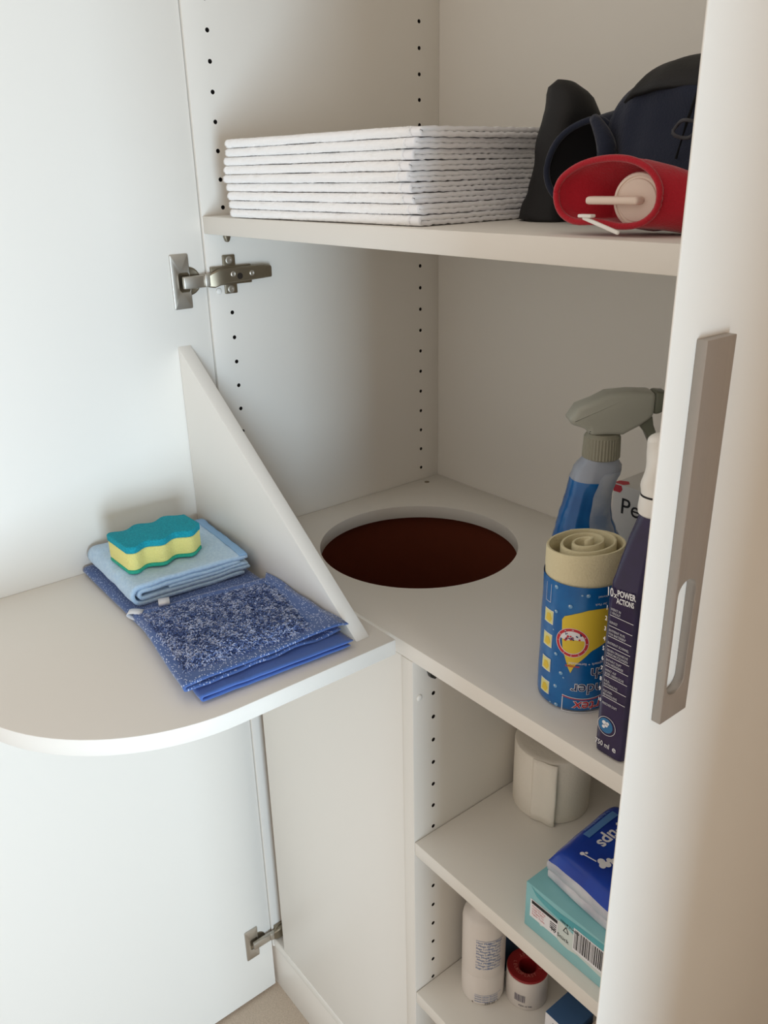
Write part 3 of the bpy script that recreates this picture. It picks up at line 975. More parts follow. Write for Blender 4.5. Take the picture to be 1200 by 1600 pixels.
# prints (label coordinates: u right, v up, seen from the camera side)
cm = cyl_map(RCX, RCY, RR, ZM, AM, 0.00035)
cm2 = cyl_map(RCX, RCY, RR, ZM, AM, 0.0006)
cm3 = cyl_map(RCX, RCY, RR, ZM, AM, 0.00085)
def resample(pts, n):
    d = [0]
    for a, b in zip(pts, pts[1:]): d.append(d[-1] + math.hypot(b[0]-a[0], b[1]-a[1]))
    out = []
    for i in range(n+1):
        s_ = d[-1]*i/n; k = 0
        while k < len(d)-2 and d[k+1] < s_: k += 1
        f = (s_-d[k])/((d[k+1]-d[k]) or 1)
        out.append((pts[k][0]+(pts[k+1][0]-pts[k][0])*f, pts[k][1]+(pts[k+1][1]-pts[k][1])*f))
    return out
def strip(P, pts_top, pts_bot, n=36, m=6):
    a, b = resample(pts_top, n), resample(pts_bot, n)
    V = [(p_[0]+(q_[0]-p_[0])*j/m, p_[1]+(q_[1]-p_[1])*j/m) for j in range(m+1) for p_, q_ in zip(a, b)]
    P.add(V, [(j*(n+1)+i, j*(n+1)+i+1, (j+1)*(n+1)+i+1, (j+1)*(n+1)+i) for j in range(m) for i in range(n)])
pr = Print()
tops = [(-0.0155, 0.097), (-0.0134, 0.101), (-0.004, 0.1055), (0.0074, 0.110), (0.016, 0.1108), (0.0243, 0.1105), (0.030, 0.109), (0.036, 0.104)]
bots = [(-0.0148, 0.082), (-0.0134, 0.068), (-0.0085, 0.053), (0.0, 0.0535), (0.0060, 0.060), (0.0130, 0.068), (0.024, 0.0735), (0.034, 0.078)]
strip(pr, tops, bots)
pr.poly([(-0.0085, 0.053), (-0.0070, 0.0485), (-0.0045, 0.0435), (-0.0025, 0.0490), (0.0, 0.0535)])
ob.append(pr.build('yellow_print', YEL, t, cm))
pr = Print(); pr.ring(-0.0050, 0.0755, 0.0118, 0.0146, 40)
ob.append(pr.build('seal_print', REDP, t, cm2))
pr = Print(); pr.ring(-0.0050, 0.0755, 0.0112, 0.0119, 40); pr.ring(-0.0050, 0.0755, 0.0146, 0.0150, 40); strip(pr, [(-0.0050 - 0.0112*math.cos(a), 0.0785 + 0.0082*math.sin(a)) for a in [PI*k/14 for k in range(15)]], [(-0.0162, 0.0785), (-0.0100, 0.0772), (-0.0040, 0.0790), (0.0062, 0.0785)])
ob.append(pr.build('seal_white_print', WINK, t, cm2))
pr = Print()
for k in range(12):
    a = 2*PI*k/12
    pr.text('EXTRA MAXI STRONG'[k], -0.0050 + 0.0124*math.sin(-a+PI), 0.0755 + 0.0124*math.cos(-a+PI), 0.0022, align='CENTER', rot=a+PI) if 'EXTRA MAXI STRONG'[k] != ' ' else None
ob.append(pr.build('seal_lettering', WINK, t, cm3))
random.seed(21)
pr = Print(); pk = Print()
for k in range(16): pk.disc(-0.0055 + random.uniform(-0.008, 0.008), 0.0815 + random.uniform(-0.003, 0.0045), random.uniform(0.0004, 0.0009), 8)
for k in range(7): pr.disc(-0.0055 + random.uniform(-0.006, 0.007), 0.0790 + random.uniform(-0.002, 0.003), random.uniform(0.0007, 0.0013), 8)
ob.append(pr.build('crumb_print', REDP, t, cm3)); ob.append(pk.build('crumb_print', DKB, t, cm3))
# upside-down lettering
def flip_text(P, s_, u_right, v_top, size, **k): return P.text(s_, u_right, v_top, size, rot=PI, **k)
pw, pd, pr = Print(), Print(), Print()
V_, F_, w1 = text_geo('Boden', 0.0155, 0.03)
flip_text(pw, 'ich', 0.0318, 0.0493, 0.0160, bold=0.035); flip_text(pd, 'ich', 0.0318, 0.0493, 0.0160, bold=-0.002)
flip_text(pw, 'nder', 0.0270, 0.0325, 0.0160, bold=0.035); flip_text(pd, 'nder', 0.0270, 0.0325, 0.0160, bold=-0.002)
flip_text(pw, 'rtex', 0.0262, 0.0135, 0.0150, bold=0.035, shear=0.15); flip_text(pr, 'rtex', 0.0262, 0.0135, 0.0150, bold=0.006, shear=0.15)
V_ = []
for i in range(13):
    u = -0.0105 + 0.038*i/12; b_ = 0.0022*(1-((i-6)/6)**2)
    V_.append((u, 0.0193 - b_))
strip(pw, V_, [(u, v-0.0007) for u, v in V_])
strip(pr, [(u, v-0.0010) for u, v in V_], [(u, v-0.0018) for u, v in V_])
pw.rect(-0.0105, -0.0097, -0.0005+0.002, 0.0193, 1, 6); pw.rect(-0.0105, 0.0275, 0.0012, 0.0019, 10, 1)
flip_text(pw, 'saugstark + formstabil', 0.0290, 0.0555, 0.0040, xs=1.0); flip_text(pw, '3er Pack', 0.0240, 0.1165, 0.0032); flip_text(pw, 'Vorteil', 0.0240, 0.1240, 0.0032)
flip_text(pr, 'saugstark', 0.0032, 0.0520, 0.0034, bold=0.02)
ob.append(pw.build('white_lettering', WINK, t, cm2)); ob.append(pd.build('dark_lettering', DKB, t, cm3)); ob.append(pr.build('red_lettering', REDP, t, cm3))
pw, py, pb = Print(), Print(), Print()
for v0 in (0.0870, 0.0625, 0.0365, 0.0120):
    pw.rect(-0.0372, -0.0250, v0, v0 + 0.0140, 6, 1); py.rect(-0.0366, -0.0256, v0 + 0.0008, v0 + 0.0132, 6, 1)
    pb.poly([(-0.0345, v0+0.003), (-0.0290, v0+0.0018), (-0.0265, v0+0.006), (-0.0290, v0+0.011), (-0.0330, v0+0.010)])
pw.rect(-0.0370, -0.0366, 0.1085, 0.1270); pw.rect(-0.0300, -0.0296, 0.1085, 0.1270); pw.rect(-0.0370, -0.0296, 0.1083, 0.1087, 4)
ob.append(pw.build('picture_frames', WINK, t, cm)); ob.append(py.build('pictures', PALE, t, cm2)); ob.append(pb.build('picture_motifs', YEL, t, cm3))
pb, pw = Print(), Print()
for u, v, r in ((-0.0235, 0.127, 0.0020), (-0.0222, 0.1027, 0.0017), (0.0061, 0.1244, 0.0019), (-0.0088, 0.112, 0.0020), (0.0009, 0.1244, 0.0010), (-0.0197, 0.0592, 0.0017), (-0.0134, 0.041, 0.0019), (-0.0182, 0.025, 0.0019), (-0.0161, 0.0054, 0.0019), (-0.0240, 0.083, 0.0008), (-0.0105, 0.0368, 0.0009), (-0.0225, 0.0050, 0.0009)):
    pb.disc(u, v, r, 16); pw.disc(u - r*0.3, v + r*0.35, r*0.35, 10)
ob.append(pb.build('bubble_print', BUB, t, cm)); ob.append(pw.build('bubble_glint_print', WINK, t, cm2))
at(t, ob)

# purple bottle with white nozzle
PURP = mat('purple_plastic', (36, 26, 62), 0.18, spec=0.6, var=(40, (42, 31, 74)))
PURPL = mat('purple_label', (38, 30, 62), 0.3)
GREYP = mat('grey_print', (180, 180, 188), 0.5)
t = empty('purple_bottle', (0.6375, 0.045, ZM), 'dark purple cleaner bottle with white nozzle and numbered list, nearest the door', 'bottle')
ob = []
PX, PY = 0.6375, 0.0440
def pring(z, hx, hy, e): return super_ring(PX, PY, ZM + z, hx, hy, e, 56)
rings = [pring(0.0004, 0.0138, 0.0310, 6), pring(0.0020, 0.0150, 0.0330, 7), pring(0.010, 0.0152, 0.0336, 8), pring(0.150, 0.0150, 0.0334, 8), pring(0.160, 0.0146, 0.0325, 7),
         pring(0.166, 0.0154, 0.0320, 6), pring(0.172, 0.0150, 0.0300, 5), pring(0.184, 0.0146, 0.0265, 4), pring(0.200, 0.0136, 0.0205, 3.2), pring(0.214, 0.0122, 0.0140, 2.4), pring(0.221, 0.0112, 0.0115, 2)]
V, F = loft(rings)
bo = link_mesh('bottle_body', V, F, PURP, t, smooth=40); ob.append(bo)
prof = [(0.0120, 0.219), (0.0136, 0.2205), (0.0140, 0.226), (0.0134, 0.2335), (0.0128, 0.2352)]
V, F = lathe([(r, ZM + z) for r, z in prof], 40, c=(PX, PY)); ob.append(link_mesh('cap_base', V, F, WCAP, t, smooth=40))
V, F = lathe([(0.0129, ZM + 0.2350), (0.0129, ZM + 0.2366)], 40, c=(PX, PY)); ob.append(link_mesh('cap_ring', V, F, INK, t, smooth=40))
rings = []
for i in range(30):
    k = i/29; z = 0.2364 + 0.0500*k
    r = 0.0126 - 0.0020*k
    if k > 0.86: r *= math.sqrt(max(0.02, 1-((k-0.86)/0.14)**2))
    ring = []
    for j in range(48):
        a = 2*PI*j/48
        rr_ = r*(1 + 0.085*math.cos(2*(a - k*4.4)) * sm(k*6) + 0.03*math.sin(k*14))
        ring.append((PX + rr_*math.cos(a), PY + rr_*math.sin(a), ZM + z))
    rings.append(ring)
V, F = loft(rings); ob.append(link_mesh('nozzle_cap', V, F, WCAP, t, smooth=50))
fm = plane_map((0.622, PY - 0.0337, ZM), (1, 0, 0), (0, 0, 1))
fm2 = lambda u, v: fm(u, v, 0.0004)
pw, pg = Print(), Print()
pw.text('10', 0.0012, 0.1535, 0.0105, bold=0.02, xs=0.62, rot=0.08); pw.text('x', 0.0082, 0.1540, 0.0070, bold=0.02, xs=0.8, rot=0.08)
pw.text('POWER', 0.0112, 0.1562, 0.0075, bold=0.03, xs=0.66, rot=0.10); pw.text('ACTIONS', 0.0112, 0.1498, 0.0066, bold=0.03, xs=0.58, rot=0.10)
rows = ['WERKT IN|1 MINUUT', 'REINIGT', 'ENTFERNT 99,9%|VON BAKTERIEN*', 'ENTFERNT SCHIMMEL', 'GEGEN ORGANISCHE|VERSCHMUTZUNGEN', 'ENTHÄLT DUFT|VON MEERESBRISE', 'WIRKT AUF|JEDER OBERFLÄCHE', 'KALK-|ENTFERNUNG', 'FLECKEN-|BEHANDLUNG', 'FRISCHER DUFT']
rule = [0.1368, 0.1270, 0.1172, 0.1078, 0.0985, 0.0890, 0.0793, 0.0690, 0.0590]
for k in range(10):
    vb = (rule[k] if k < 9 else 0.0490)
    tx = rows[k].split('|')
    pw.text(str(k+1), 0.0016, vb + 0.0036, 0.0056 if k < 9 else 0.0046, bold=0.02, xs=0.75)
    for q, s_ in enumerate(tx[::-1]):
        pg.text(s_, 0.0062, vb + 0.0016 + 0.0033*q + (0.001 if len(tx) == 1 else 0), 0.0032, bold=0.02, xs=0.66)
    if k < 9: pw.rect(0.0060, 0.0286, vb, vb + 0.0005)
pw.ring(0.0128, 0.0312, 0.0088, 0.0092, 40)
pw.text('750 ml', 0.0026, 0.0095, 0.0072, xs=0.75, bold=0.005); pw.text('e', 0.0203, 0.0095, 0.0085, bold=0.01)
ob.append(pw.build('white_lettering', WINK, t, fm2)); ob.append(pg.build('grey_lettering', GREYP, t, fm2))
pb = Print(); pb.disc(0.0118, 0.0312, 0.0072, 30)
ob.append(pb.build('emblem_disc', mat('emblem_blue', (40, 110, 160), 0.5), t, fm))
pb = Print(); pb.disc(0.0100, 0.0338, 0.0020, 12); pb.disc(0.0136, 0.0340, 0.0016, 12); pb.disc(0.0098, 0.0296, 0.0016, 12); pb.disc(0.0124, 0.0318, 0.0018, 12)
ob.append(pb.build('emblem_shape', WINK, t, fm2))
pb = Print(); pb.rect(0.009, 0.052, 0.052, 0.098)
ob.append(pb.build('side_label', GREYP, t, plane_map((PX + 0.0153, PY - 0.0337, ZM), (0, 1, 0), (0, 0, 1))))
at(t, ob)

# spray bottle
SPB = mat('blue_liquid_bottle', (16, 78, 140), 0.12, spec=0.6, var=(25, (26, 100, 166)))
SPC = mat('clear_shoulder', (150, 158, 172), 0.15, spec=0.6)
HEAD = mat('frosted_grey_plastic', (172, 174, 164), 0.3, sss=0.3)
HEADD = mat('dark_grey_plastic', (108, 112, 98), 0.35)
RIB = mat('grey_collar', (142, 140, 124), 0.45)
SPL = mat('grey_white_label', (168, 176, 188), 0.35, var=(38, (120, 140, 170)))
SX, SY, SZ = 0.5030, 0.1500, B - 0.4060
dv = Vector((0.62, 0.785, 0)); bv = Vector((0.785, -0.62, 0))
def SPt(a, b, z): return Vector((SX, SY, SZ)) + dv*a + bv*b + Vector((0, 0, z))
t = empty('spray_bottle', (SX, SY, ZM), 'blue spray bottle with a frosted grey trigger head, behind the cloth roll', 'bottle')
ob = []
zb = ZM - SZ + 0.0004
ptab = [(zb, -0.040, 0.040, 0.020), (zb+0.004, -0.044, 0.044, 0.0235), (zb+0.03, -0.046, 0.046, 0.0245), (-0.125, -0.0455, 0.036, 0.0245), (-0.101, -0.043, 0.027, 0.024), (-0.087, -0.040, 0.0200, 0.0235), (-0.074, -0.0375, 0.0150, 0.023),
        (-0.061, -0.034, 0.0130, 0.0225), (-0.048, -0.0310, 0.0130, 0.022), (-0.035, -0.0290, 0.0165, 0.0215), (-0.026, -0.0265, 0.0205, 0.0205), (-0.019, -0.0230, 0.0205, 0.0185), (-0.013, -0.0175, 0.0165, 0.0155), (-0.010, -0.0165, 0.0155, 0.015)]
def spsec(z): return interp(ptab, z)
rings, zs_ = [], []
for i in range(46):
    z = zb + (-0.010-zb)*i/45
    l, r, h = spsec(z)
    ring = []
    for k in range(48):
        a = 2*PI*k/48
        c, s_ = math.cos(a), math.sin(a)
        rib = 1 - 0.03*(1+math.cos(14*a)) * sm((-0.03-z)/0.02) * (1 if c < 0.2 else 0)
        ring.append(SPt((l+r)/2 + (r-l)/2*math.copysign(abs(c)**0.85, c), h*rib*math.copysign(abs(s_)**0.85, s_), z))
    rings.append(ring); zs_.append(z)
V, F = loft(rings)
mi = []
for k in range(45): mi += [1 if zs_[k] > -0.034 else 0]*48
mi += [0, 1]
ob.append(link_mesh('bottle_body', V, F, None, t, smooth=60, mats=[SPB, SPC], midx=mi))
# printed label wrapping the grip side
V, F = [], []
nr, nc = 26, 10
for j in range(nr+1):
    z = -0.112 + 0.088*j/nr
    l, r, h = spsec(z)
    aL, = interp([(-0.112, 0.010), (-0.098, -0.004), (-0.087, -0.011), (-0.072, -0.0125), (-0.05, -0.0105), (-0.03, -0.005), (-0.024, 0.0)], z)
    aR = (l+r)/2 + (r-l)/2*0.86
    if z < -0.095: aR = min(aR, 0.020)
    for i in range(nc+1):
        a = aL + (aR-aL)*i/nc
        q = min(0.999, abs((a-(l+r)/2)/((r-l)/2)))
        c = q**(1/0.85); b = h*(max(0, 1-c*c)**0.5)**0.85
        V.append(SPt(a, b + 0.0006, z))
for j in range(nr):
    for i in range(nc):
        k = j*(nc+1)+i; F.append((k, k+1, k+nc+2, k+nc+1))
ob.append(link_mesh('label', V, F, SPL, t, smooth=True, recalc=False))
# collar with ribs
rings = []
for z, r in ((-0.0130, 0.0170), (-0.0120, 0.0178), (0.0085, 0.0170), (0.0105, 0.0163), (0.0125, 0.0150)):
    rings.append([SPt((r*(1 + (0.035 if k % 2 and -0.0125 < z < 0.009 else 0)))*math.cos(2*PI*k/72), (r*(1 + (0.035 if k % 2 and -0.0125 < z < 0.009 else 0)))*math.sin(2*PI*k/72), z) for k in range(72)])
V, F = loft(rings); ob.append(link_mesh('collar', V, F, RIB, t, smooth=25))
def spprism(poly, hb, bev):
    bm = prism_bm(poly, -hb, hb, 'y', bev=bev, seg=3)
    for v in bm.verts: v.co = SPt(v.co.x, v.co.y, v.co.z)
    return bm
ob.append(from_bm('trigger_head', spprism([(-0.015, 0.012), (0.017, 0.012), (0.023, 0.0155), (0.033, 0.021), (0.0450, 0.0300), (0.0450, 0.0535), (0.020, 0.0545), (0.000, 0.0530), (-0.012, 0.0465), (-0.028, 0.0405), (-0.0355, 0.0280), (-0.0350, 0.0235), (-0.017, 0.0180)], 0.0130, 0.0050), HEAD, t, smooth=60))
ob.append(from_bm('nozzle', spprism([(0.0440, 0.0310), (0.0500, 0.0320), (0.0610, 0.0375), (0.0620, 0.0480), (0.0550, 0.0525), (0.0440, 0.0535)], 0.0110, 0.0035), HEADD, t, smooth=60))
ob.append(from_bm('trigger', spprism([(0.0330, 0.0300), (0.0330, 0.0200), (0.0400, 0.0120), (0.0460, 0.0000), (0.0490, -0.0060), (0.0545, -0.0060), (0.0520, 0.0080), (0.0470, 0.0200), (0.0450, 0.0300)], 0.0070, 0.0022), HEADD, t, smooth=60))
at(t, ob)

# white detergent box behind
PAPW = mat('white_carton', (216, 212, 206), 0.5)
t = empty('detergent_box', (0.56, 0.23, ZM), 'white carton with black lettering and a red corner, behind the spray bottle', 'box')
ob = [box('carton', 0.485, 0.640, 0.2005, 0.262, ZM + 0.0004, ZM + 0.1650, PAPW, t, bev=0.001)]
fm = plane_map((0.485, 0.2005, ZM), (1, 0, 0), (0, 0, 1))
pk = Print(); pk.text('Pe', 0.0105, 0.1340, 0.0250, bold=0.004)
ob.append(pk.build('lettering', INK, t, fm))
tmap = plane_map((0.485, 0.2005, ZM + 0.1650), (1, 0, 0), (0, 1, 0))
pk = Print(); pk.text('60 cl', 0.030, 0.022, 0.0090, bold=0.01, rot=0.0); pk.text('fein', 0.030, 0.010, 0.0060)
ob.append(pk.build('small_lettering', INK, t, tmap))
pr = Print(); pr.poly([(0.0005, 0.1560), (0.0090, 0.1560), (0.0115, 0.1600), (0.0100, 0.1640), (0.0005, 0.1640)])
ob.append(pr.build('red_print', REDP, t, fm))
pr = Print(); pr.poly([(0.0005, 0.0005), (0.0115, 0.0005), (0.0150, 0.0070), (0.0095, 0.0130), (0.0005, 0.0090)])
ob.append(pr.build('red_print', REDP, t, tmap))
at(t, ob)

# ------------------------------------------------------------------ first lower shelf
PAPER = mat('white_paper', (244, 238, 226), 0.95, bump=(300, 0.5, 0.001))
KX, KY, KR = 0.4430, 0.1840, 0.0480
t = empty('paper_roll', (KX, KY, ZL), 'white paper roll standing on the shelf with its loose end hanging free', 'paper roll')
prof = [(0.0195, 0.0912), (0.0400, 0.0914), (KR - 0.0012, 0.0912), (KR, 0.0900), (KR, 0.0015), (KR - 0.0012, 0.0004), (0.0195, 0.0004)]
V, F = lathe([(r, ZL + z) for r, z in prof], 64, False, False, c=(KX, KY))
V2, F2 = lathe([(0.0195, ZL + 0.0004), (0.0195, ZL + 0.0912)], 64, False, False, c=(KX, KY))
ob = [link_mesh('roll_body', *joinVF((V, F), (V2, F2)), PAPER, t, smooth=50)]
V, F = lathe([(0.0193, ZL + 0.0006), (0.0193, ZL + 0.0905), (0.0180, ZL + 0.0905), (0.0180, ZL + 0.0006)], 40, False, False, c=(KX, KY))
ob.append(link_mesh('core', V, F, mat('grey_card', (170, 156, 136), 0.9), t, smooth=50))
V, F = [], []
a0 = math.radians(-80)
for j in range(9):
    z = ZL + 0.0006 + 0.0902*j/8
    for i in range(15):
        s_ = i/14
        a = a0 + 0.62*s_
        r = KR + 0.0008 + 0.0050*sm((s_-0.40)/0.6) + 0.0007*math.sin(j*1.1+i*.7)*s_
        V.append((KX + r*math.cos(a), KY + r*math.sin(a), z))
F = [(j*15+i, j*15+i+1, (j+1)*15+i+1, (j+1)*15+i) for j in range(8) for i in range(14)]
o2 = link_mesh('loose_end', V, F, PAPER, t, smooth=True); o2.modifiers.new('s', 'SOLIDIFY').thickness = 0.0006
ob.append(o2); at(t, ob)

TEAL = mat('teal_carton', (128, 188, 194), 0.45, var=(9, (150, 200, 204)))
TEALD = mat('teal_wave_print', (72, 160, 172), 0.45, var=(14, (98, 176, 184)))
TEALL = mat('pale_print', (208, 218, 214), 0.5)
t = empty('tissue_box', (0.63, 0.07, ZL), 'flat teal carton with barcode and label on the middle of three lower shelves', 'box')
ob = [box('carton', 0.5535, 0.7050, 0.0145, 0.130, ZL + 0.0004, ZL + 0.0600, TEAL, t, bev=0.0007)]
fm = plane_map((0.5535, 0.0145, ZL), (1, 0, 0), (0, 0, 1)); f1 = lambda u, v: fm(u, v, 0.00035); f2 = lambda u, v: fm(u, v, 0.0005)
wv = Print()
tp = [(0.006, 0.0598), (0.012, 0.0560), (0.024, 0.0545), (0.045, 0.0535), (0.070, 0.0560), (0.110, 0.0590), (0.150, 0.0598)]
bt = [(0.0065, 0.0596), (0.0140, 0.0505), (0.026, 0.0470), (0.0480, 0.0440), (0.070, 0.0490), (0.110, 0.0510), (0.150, 0.0520)]
strip(wv, tp, bt); ob.append(wv.build('wave_print', TEALD, t, fm))
pl = Print()
strip(pl, [(0.020, 0.0180), (0.032, 0.0300), (0.045, 0.0440), (0.056, 0.0420), (0.070, 0.0380), (0.110, 0.0450), (0.15, 0.047)], [(0.022, 0.0160), (0.034, 0.0230), (0.047, 0.0160), (0.058, 0.0150), (0.070, 0.0180), (0.110, 0.0140), (0.15, 0.012)])
ob.append(pl.build('pale_print', TEALL, t, fm))
pw = Print(); pw.rect(0.0070, 0.0440, 0.0185, 0.0425); pw.rect(0.0635, 0.1030, 0.0205, 0.0500)
ob.append(pw.build('label', WINK, t, f1))
pk = Print(); pk.rect(0.0090, 0.0432, 0.0372, 0.0415)
for k in range(4): pk.rect(0.0340, 0.0425, 0.0250 + 0.0026*k, 0.0262 + 0.0026*k)
random.seed(3)
u = 0.0650
while u < 0.1005:
    w_ = random.choice((0.0004, 0.0006, 0.0009, 0.0013)); pk.rect(u, u + w_, 0.0235, 0.0485); u += w_ + random.choice((0.0005, 0.0007, 0.001))
pk.text('90 Stück', 0.0350, 0.0225, 0.0068, bold=0.002); pk.text('TISSUE 3-LAGIG', 0.0465, 0.0445, 0.0034, bold=0.02)
tri = [(0.0510, 0.0350), (0.0575, 0.0350), (0.05425, 0.0420)]
for a, b_ in zip(tri, tri[1:] + tri[:1]):
    d = Vector((b_[0]-a[0], b_[1]-a[1])); n_ = Vector((-d.y, d.x)).normalized()*0.0004
    pk.poly([(a[0]-n_.x, a[1]-n_.y), (b_[0]-n_.x, b_[1]-n_.y), (b_[0]+n_.x, b_[1]+n_.y), (a[0]+n_.x, a[1]+n_.y)])
ob.append(pk.build('black_print', INK, t, f2))
pr = Print()
for k in range(4): pr.text('Kosmetik Papier Tücher'[k*3:k*3+12], 0.0100, 0.0335 - 0.0036*k, 0.0032)
ob.append(pr.build('red_lettering', REDP, t, f2))
at(t, ob)

# soft pack of cotton swabs lying on the tissue box
SWB = mat('royal_blue_film', (8, 50, 150), 0.25, spec=0.5, var=(20, (12, 64, 172)))
SWW = mat('white_film', (214, 214, 220), 0.25, var=(30, (176, 178, 190)))
CLB = mat('light_blue_print', (84, 132, 190), 0.4)
t = empty('cotton_swab_pack', (0.62, 0.08, ZL + 0.06), 'blue and white soft pack of cotton swabs lying on the tissue box', 'pack')
NX, NY = 30, 30
def pk_top(u, v):
    x = 0.5650 + 0.125*u - 0.0060*v; y = 0.0330 - 0.016*u*(1-u*0.3) + 0.112*v + 0.004*u*v
    e = (1 - (2*u-1)**8)*(1 - (2*v-1)**8)
    z = ZL + 0.0890 + 0.0155*e**0.6 + 0.0018*nz(u*4, v*4, 9.1) - 0.004*sm((0.12-u)/0.12)
    return x, y, z
V, F, MI = [], [], []
for j in range(NY+1):
    for i in range(NX+1): V.append(pk_top(i/NX, j/NY))
for j in range(NY):
    for i in range(NX):
        a = j*(NX+1)+i; F.append((a, a+1, a+NX+2, a+NX+1))
ob = [link_mesh('printed_top', V, F, SWB, t, smooth=True)]
# white body below
def loopuv(n=26):
    out = [(i/n, 0.0) for i in range(n)] + [(1.0, i/n) for i in range(n)] + [(1-i/n, 1.0) for i in range(n)] + [(0.0, 1-i/n) for i in range(n)]
    return out
rings = []
base = [Vector(pk_top(u, v)) for u, v in loopuv()]
cx = sum((p_ for p_ in base), Vector())/len(base)
for k, (f, inset, w) in enumerate(((0.0, 0.0, 0.0), (0.15, -0.012, 0.4), (0.45, 0.004, 0.9), (0.50, 0.022, 0.6), (0.56, 0.004, 0.9), (0.85, 0.012, 0.6), (1.0, 0.05, 0.2))):
    ring = []
    for q, p_ in enumerate(base):
        d = (Vector((cx.x, cx.y, 0)) - Vector((p_.x, p_.y, 0)))
        z0_ = ZL + 0.0606
        z = p_.z + (z0_ - p_.z)*f
        n_ = 0.0022*w*nz(p_.x*90, p_.y*90, k*3.3)
        ring.append(Vector((p_.x, p_.y, 0)) + d*inset + d.normalized()*n_ + Vector((0, 0, max(z, z0_))))
    rings.append(ring)
V, F = loft(rings, False, True)
ob.append(link_mesh('white_sides', V, F, SWW, t, smooth=60))
def pt_on(x, y, h=0.0005):
    # drape label coordinates (world x, y) on the pack's top
    v = (y - 0.0330)/0.112
    for _ in range(8):
        u = (x - 0.5650 + 0.0060*v)/0.125
        v = (y - 0.0330 + 0.016*u*(1-u*0.3))/(0.112 + 0.004*u)
    u_ = min(max(u, 0), 1); v_ = min(max(v, 0), 1)
    return Vector((x, y, pk_top(u_, v_)[2] + h))
# text runs towards the viewer (-y), letter tops towards +x
dm = lambda u, v: pt_on(0.5925 + v, 0.1330 - u, 0.0007)
pw = Print(); pw.text('Q-tips', 0.0100, 0.0, 0.0200, bold=0.022, xs=0.98)
ob.append(pw.build('lettering', WINK, t, dm))
ps = Print(); ps.rect(0.0110, 0.0600, -0.0165, -0.0085, 14, 2)
ob.append(ps.build('blue_band', CLB, t, dm))
ps = Print(); ps.text('für die tägliche Reinigung', 0.0130, -0.0205, 0.0040)
ob.append(ps.build('small_lettering', CLB, t, dm))
pw = Print()
px0, px1 = (0.0830, 0.0030), (0.0815, 0.0165)
pw.add([(0.0838, 0.0020), (0.0822, 0.0020), (0.0808, 0.0170), (0.0820, 0.0175)], [(0, 1, 2, 3)])
for u, v, r in ((0.0870, 0.0010, 0.0024), (0.0835, 0.0035, 0.0016), (0.0815, 0.0205, 0.0040), (0.0850, 0.0245, 0.0034), (0.0795, 0.0265, 0.0036), (0.0710, 0.0290, 0.0044), (0.0670, 0.0330, 0.0052), (0.0610, 0.0320, 0.0040), (0.0740, 0.0240, 0.0028)):
    pw.disc(u - 0.004, v, r, 14)
ob.append(pw.build('swab_print', WINK, t, dm))
at(t, ob)

# ------------------------------------------------------------------ second lower shelf
LOT = mat('white_bottle_plastic', (226, 220, 214), 0.4, sss=0.1)
LB2 = mat('blue_grey_print', (112, 134, 178), 0.5)
t = empty('lotion_bottle', (0.4405, 0.073, ZK), 'white plastic bottle with small blue print beside the tape roll', 'bottle')
LX, LY, LR = 0.4405, 0.0730, 0.0278
prof = [(LR - 0.003, 0.0004), (LR - 0.0006, 0.002), (LR, 0.006), (LR, 0.045), (LR - 0.0005, 0.047), (LR, 0.049), (LR, 0.128), (LR - 0.0012, 0.134), (LR - 0.005, 0.140), (0.0150, 0.1430), (0.0140, 0.1450)]
V, F = lathe([(r, ZK + z) for r, z in prof], 56, c=(LX, LY)); ob = [link_mesh('bottle_body', V, F, LOT, t, smooth=45)]
V, F = lathe([(0.0138, ZK + 0.1448), (0.0146, ZK + 0.1460), (0.0140, ZK + 0.1720), (0.0128, ZK + 0.1735)], 36, c=(LX, LY)); ob.append(link_mesh('cap', V, F, LOT, t, smooth=45))
am2 = math.atan2(-0.5 - LY, 0.983 - LX)
lm = cyl_map(LX, LY, LR, ZK, am2, 0.0003)
pb = Print()
for k in range(10):
    v = 0.1085 - 0.0048*k
    for c in range(2):
        pb.text('Haut Pflege Lotion'[(k*3) % 7:(k*3) % 7 + 11], -0.0095 + 0.0150*c, v + 0.0006*c, 0.0042, bold=0.012, xs=1.0)
for k in range(3): pb.text('www.ohne Parfum', -0.0100, 0.0145 - 0.0042*k, 0.0042, bold=0.012, xs=1.0)
pb.rect(-0.0098, 0.0270, 0.1130, 0.1136, 10, 1); pb.rect(-0.0098, 0.0270, 0.0185, 0.0190, 10, 1)
ob.append(pb.build('blue_lettering', LB2, t, lm))
pk = Print(); pk.text('250 ml', 0.0030, 0.0005 + 0.002, 0.0052, bold=0.01); pk.text('e', 0.0210, 0.0030, 0.005); pk.text('4', -0.0140, 0.0018, 0.0050)
ob.append(pk.build('black_lettering', INK, t, lm))
at(t, ob)

REDD = mat('red_disc_plastic', (150, 30, 34), 0.4)
t = empty('tape_roll', (0.4825, 0.1115, ZK), 'white medical tape spool with a dark red disc on top', 'tape')
TX, TY = 0.4825, 0.1115
V, F = lathe([(0.0262, ZK + 0.0004), (0.0270, ZK + 0.0012), (0.0270, ZK + 0.0465), (0.0262, ZK + 0.0470), (0.0120, ZK + 0.0470), (0.0118, ZK + 0.010), (0.0116, ZK + 0.0004)], 56, False, False, c=(TX, TY))
ob = [link_mesh('spool_wall', V, F, LOT, t, smooth=45)]
V, F = lathe([(0.0262, ZK + 0.0468), (0.0266, ZK + 0.0486), (0.0255, ZK + 0.0496), (0.0130, ZK + 0.0490), (0.0115, ZK + 0.0480), (0.0112, ZK + 0.0120), (0.0, ZK + 0.0110)], 56, False, False, c=(TX, TY))
ob.append(link_mesh('red_disc', V, F, REDD, t, smooth=45))
